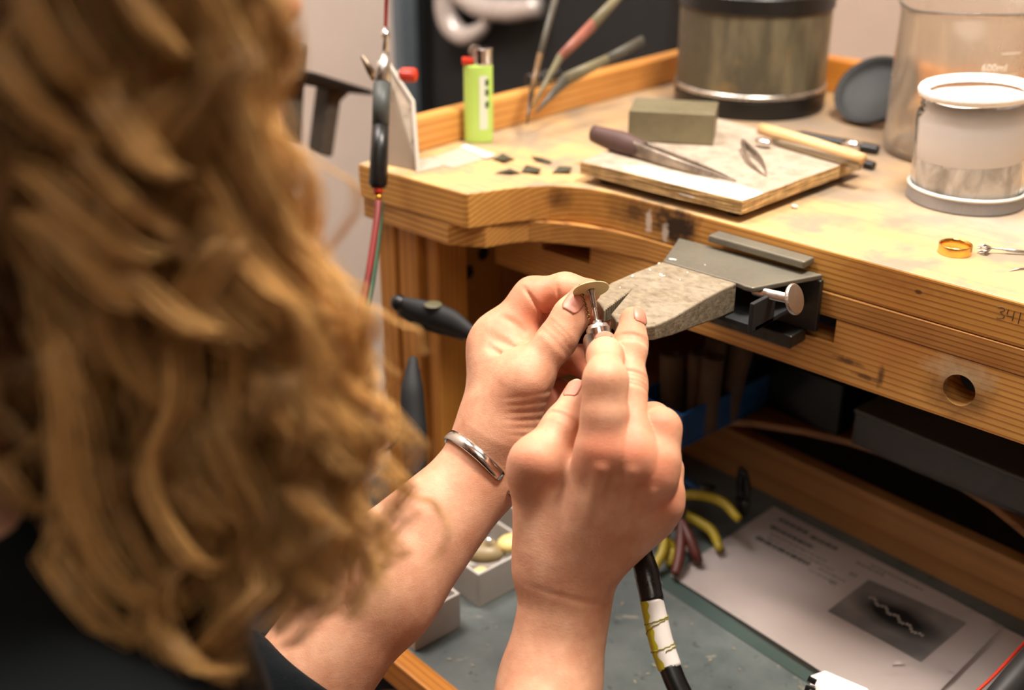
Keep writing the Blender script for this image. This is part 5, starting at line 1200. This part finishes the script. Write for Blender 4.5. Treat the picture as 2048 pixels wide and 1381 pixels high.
nail(P(1207, 690, .664), seg_ax(R(1207, 708, .658, 0), R(1208, 684, .683, 0)), VW * 0.4 + UP, 0, .0100, .0115, f_right)
nail(P(1152, 793, .674), seg_ax(R(1134, 850, .672, 0), R(1157, 785, .688, 0)), VW + RT * -0.45, 0, .0092, .0145, f_right)

# open steel bangle on the far wrist
bg = empty('bangle', tuple(P(970, 940, .722)), 'open silver bangle with squared ends on the far wrist', 'bracelet')
wc = pt((971, 938, .723)); wa = pt((757, 1168, .70)) - wc; wa /= np.linalg.norm(wa)
e1 = RT * 0.80 - UP * 0.60; e1 -= wa * (e1 @ wa); e1 /= np.linalg.norm(e1); e2 = np.cross(wa, e1)
if e2 @ VW < 0: e2 = -e2
def ring_pt(a):
    dr = e1 * math.cos(a) + e2 * math.sin(a); r = 0.015
    q = wc + wa * 0.001
    for _ in range(30):
        r += float(np.clip(0.0007 - f_left((q + dr * r)[None])[0], -.002, .002)) * -1 if False else float(np.clip(0.0009 - f_left((q + dr * r)[None])[0], -.003, .003)) * 0.7
    return q + dr * r, dr
gap0, gap1 = math.radians(46), math.radians(68)
angs = np.linspace(gap1, gap0 + 2 * math.pi, 72)
pts_ = [ring_pt(a) for a in angs]; bm = B(); hw, thk = 0.0036, 0.0011; rings_ = []
for i, (q, dr) in enumerate(pts_):
    rr = [q + wa * sa * hw + dr * sb * thk for sa, sb in ((-1, -.2), (-.82, .75), (0, 1.0), (.82, .75), (1, -.2), (.8, -1), (-.8, -1))]
    if i in (0, len(pts_) - 1): rr = [q + (z - q) * 0.8 for z in rr]
    rings_.append([bm.verts.new(z) for z in rr])
for a, b in zip(rings_[:-1], rings_[1:]):
    for k in range(7): bm.faces.new((a[k], a[(k + 1) % 7], b[(k + 1) % 7], b[k]))
bm.faces.new(rings_[0]); bm.faces.new(rings_[-1][::-1]); obj('bangle_band', bm, M['chrome'], bg, smooth=True)

# ------------------------------------------------------------------ hair: curly locks falling from the scalp
rng = np.random.default_rng(4)
ys_ = np.array([-420, -200, 0, 100, 200, 300, 400, 600, 700, 900, 1050, 1200, 1320]); xr_ = np.array([230, 430, 520, 535, 500, 515, 570, 650, 675, 720, 755, 730, 650])
us_ = np.array([0, .31, .40, .50, .60, .70, .76, .82, .90, 1.0]); yb_ = np.array([760, 930, 1000, 1120, 1220, 1400, 1380, 1200, 1270, 1180])
def hair_pt(u, y, v):
    xr = np.interp(y, ys_, xr_); x = -330 + (xr + 330) * u
    lat = (x - 122) / 2400 * .40; Rr = .115 + .00002 * np.maximum(y, 0)
    bulge = np.sqrt(np.maximum(Rr ** 2 - lat ** 2, 0.0004))
    d = .445 - bulge + np.maximum(y, -420) * .4 / 2400 * .47 + v * .045
    return CAM + (FW + RT * ((x - 1024) / FPX)[..., None] - UP * ((y - 690.5) / FPX)[..., None]) * d[..., None] if hasattr(x, '__len__') else None
SP, NPT = 13, 64
def lock(u, v, y0, y1, curl, wl, drift, n_strand, spread, rad, xoff=None):
    t_ = np.linspace(0, 1, NPT); y = y0 + (y1 - y0) * t_; uu = np.full(NPT, u) + drift * t_ ** 2
    c = hair_pt(uu, y, np.full(NPT, v)); 
    if xoff is not None: c = c + RT * np.interp(t_, np.linspace(0, 1, len(xoff)), xoff)[:, None]
    seg_l = np.concatenate([[0], np.cumsum(np.linalg.norm(np.diff(c, axis=0), axis=1))])
    ph = seg_l / wl * 2 * np.pi * (1 + 0.15 * np.sin(t_ * 9 + rng.uniform(0, 6))) + 7 * math.sin(u * 8.3 + 1) + 4 * v + rng.uniform(-1.0, 1.0); amp = curl * np.clip(t_ * 3, 0.15, 1); out = []
    sgn = 1 if rng.uniform() < .85 else -1; bw = rng.uniform(.005, .010) * np.sin(seg_l / rng.uniform(.11, .16) * 2 * np.pi + rng.uniform(0, 6.28)) * np.clip(t_ * 2, .2, 1); c = c + RT * bw[:, None]
    for s in range(n_strand):
        p0 = rng.normal(0, .24); o1, o2 = rng.normal(0, spread, 2); w = np.sin(t_ * rng.uniform(3, 8) + rng.uniform(0, 6)) * spread * 0.7; am = amp * rng.uniform(.8, 1.15)
        out.append(c + RT * (am * np.cos(ph + p0) + o1 + w)[:, None] + FW * (sgn * am * np.sin(ph + p0) + o2)[:, None] + UP * (0.35 * am * np.sin(2 * ph + p0) + w * .6)[:, None])
    return out
strands, srad, tn = [], [], []
for i in range(118):
    u = (i * 0.6180339) % 1.0 if i % 5 else rng.uniform(.8, 1.0); v = rng.uniform(0, 1) ** 1.4; yb = np.interp(u, us_, yb_) + rng.normal(0, 35) - 60 * v
    st_ = lock(u, v, rng.uniform(-420, -260), yb, rng.uniform(.0055, .0095), rng.uniform(.060, .095), rng.normal(0, .03), 30, rng.uniform(.0016, .0032), None); strands += st_; srad += [.00025] * len(st_); tn += list(np.clip(rng.normal(-.18 + 1.05 * u, .16) + rng.normal(0, .08, len(st_)), 0, 1))  # locks coloured darker toward the left, mostly for the shade there
for u, yb, cu in ((.50, 1270, .015), (.53, 1250, .015), (.68, 1440, .013), (.71, 1420, .014)):                            # the big open ringlets at the bottom
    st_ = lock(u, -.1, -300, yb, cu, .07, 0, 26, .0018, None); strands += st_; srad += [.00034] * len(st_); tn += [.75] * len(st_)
for y0, y1, xo, n in ((150, 700, [0, .006, .014, .022, .016, .026, .034], 7), (500, 1000, [0, .004, .012, .006, .016], 6), (-150, 330, [0, .006, .010, .016, .006], 16), (850, 1120, [0, .010, .016, .020], 8)):   # stray curls in front of the wall
    for s in range(2 if n > 10 else 1):
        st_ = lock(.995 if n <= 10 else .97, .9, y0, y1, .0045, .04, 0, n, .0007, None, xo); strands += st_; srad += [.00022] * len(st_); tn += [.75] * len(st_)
# crown, far side and back of the head
CE = H(-.012, 0, .025)
for i in range(130):
    ph_ = math.radians((i * 137.508) % 360); deg = math.degrees(ph_) % 360; face = deg < 205 or deg > 300
    t_ = np.linspace(0, 1, NPT); th_ = np.radians(rng.uniform(2, 30)); drop = 0.0 if face else rng.uniform(.16, .23); tend = rng.uniform(1.0, 1.25) if (deg < 100 or deg > 300) else rng.uniform(1.3, 1.6) if face else math.pi / 2
    arc_len = .10 * (tend - th_); fr_ = arc_len / (arc_len + drop); th_t = np.minimum(th_ + (tend - th_) * t_ / fr_, tend); below = np.maximum(t_ - fr_, 0) * (arc_len + drop)
    rad_ = .006 + rng.uniform(0, .010) + .02 * below / .2; side = np.array([math.sin(ph_), math.cos(ph_), 0])
    c = CE + np.outer((np.where(abs(math.sin(ph_)) > .7, .078, .094) + rad_) * np.sin(th_t), side) + np.outer((.086 + rad_) * np.cos(th_t) - below, [0, 0, 1])
    wl = rng.uniform(.05, .08); sl_ = np.concatenate([[0], np.cumsum(np.linalg.norm(np.diff(c, axis=0), axis=1))]); pz = sl_ / wl * 2 * np.pi + 3 * ph_ + rng.uniform(-1, 1); am = (.002 if face else rng.uniform(.004, .008)) * np.clip(t_ * 3, .15, 1)
    tg_ = np.array([side[1], -side[0], 0])
    for k in range(20):
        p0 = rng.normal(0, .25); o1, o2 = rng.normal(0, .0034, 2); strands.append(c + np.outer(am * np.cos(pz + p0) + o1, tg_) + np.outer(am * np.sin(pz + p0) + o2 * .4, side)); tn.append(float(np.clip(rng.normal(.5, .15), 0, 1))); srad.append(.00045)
pts_ = np.array(strands); Ns = len(pts_)
tan = np.gradient(pts_, axis=1); tan /= np.linalg.norm(tan, axis=2, keepdims=True) + 1e-12
ref = np.array(FW); uu = np.cross(tan, ref); uu /= np.linalg.norm(uu, axis=2, keepdims=True) + 1e-9; vv = np.cross(tan, uu)
rr = np.array(srad)[:, None] * (1 - 0.6 * np.linspace(0, 1, NPT) ** 4)[None]
V3 = np.stack([pts_ + (uu * math.cos(a) + vv * math.sin(a)) * rr[..., None] for a in (0, 2.094, 4.189)], 2).reshape(-1, 3)
base_i = (np.arange(Ns)[:, None] * NPT + np.arange(NPT - 1)[None]) * 3
Fh = np.concatenate([np.stack([base_i + k, base_i + (k + 1) % 3, base_i + 3 + (k + 1) % 3, base_i + 3 + k], -1).reshape(-1, 4) for k in range(3)])
mh = bpy.data.meshes.new('hair'); mh.vertices.add(len(V3)); mh.vertices.foreach_set('co', (V3 - np.array(person.location)).astype(np.float32).ravel())
mh.loops.add(len(Fh) * 4); mh.polygons.add(len(Fh)); mh.loops.foreach_set('vertex_index', Fh.astype(np.int32).ravel()); mh.polygons.foreach_set('loop_start', np.arange(0, len(Fh) * 4, 4, dtype=np.int32))
mh.polygons.foreach_set('use_smooth', np.ones(len(Fh), bool)); mh.update(calc_edges=True)
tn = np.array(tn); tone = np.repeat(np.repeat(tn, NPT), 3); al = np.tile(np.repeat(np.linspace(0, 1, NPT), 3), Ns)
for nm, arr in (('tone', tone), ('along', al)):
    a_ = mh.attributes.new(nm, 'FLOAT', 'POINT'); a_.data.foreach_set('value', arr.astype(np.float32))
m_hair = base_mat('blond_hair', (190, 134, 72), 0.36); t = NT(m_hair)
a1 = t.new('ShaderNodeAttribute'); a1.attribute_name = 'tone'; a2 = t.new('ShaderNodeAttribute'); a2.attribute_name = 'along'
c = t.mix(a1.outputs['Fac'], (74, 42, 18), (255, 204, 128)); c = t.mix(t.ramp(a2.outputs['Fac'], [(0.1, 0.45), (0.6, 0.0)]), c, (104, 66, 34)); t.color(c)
t.b.inputs['Specular IOR Level'].default_value = 0.6
t.b.inputs['Transmission Weight'].default_value = 0.0
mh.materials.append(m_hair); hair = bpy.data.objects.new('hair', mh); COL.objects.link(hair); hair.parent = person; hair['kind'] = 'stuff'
def f_cap(p):
    p = np.asarray(p, float); v = p - HC; ff, uu_ = v @ f_, v @ u_
    face = np.minimum(ff - .030, .070 - uu_)                      # positive inside the face opening
    return np.maximum(np.maximum(ell_(p, CE, (.097, .083, .094)), face), -.055 - uu_ + .3 * np.maximum(-ff, 0) * 0)
solid('scalp_hair', f_cap, CE - .12, CE + .12, .004, plain('scalp_brown', (96, 62, 32), 0.8, var=.2, scale=60))
# denser layer of hair against head and neck, darkened for shade between locks
nu, nv = 40, 60; bm = B(); gg = []
for j in range(nv + 1):
    row = []
    for i in range(nu + 1):
        u = -.06 + i / nu * .94; y = -420 + (np.interp(u, us_, yb_) + (60 if u < .45 else -150) + 420) * j / nv; q = hair_pt(np.array([u]), np.array([y]), np.array([1.15 + .25 * math.sin(u * 40 + y * .01) * math.sin(y * .013 + u * 7)]))[0]; row.append(bm.verts.new(q))
    gg.append(row)
for j in range(nv):
    for i in range(nu): bm.faces.new((gg[j][i], gg[j][i + 1], gg[j + 1][i + 1], gg[j + 1][i]))
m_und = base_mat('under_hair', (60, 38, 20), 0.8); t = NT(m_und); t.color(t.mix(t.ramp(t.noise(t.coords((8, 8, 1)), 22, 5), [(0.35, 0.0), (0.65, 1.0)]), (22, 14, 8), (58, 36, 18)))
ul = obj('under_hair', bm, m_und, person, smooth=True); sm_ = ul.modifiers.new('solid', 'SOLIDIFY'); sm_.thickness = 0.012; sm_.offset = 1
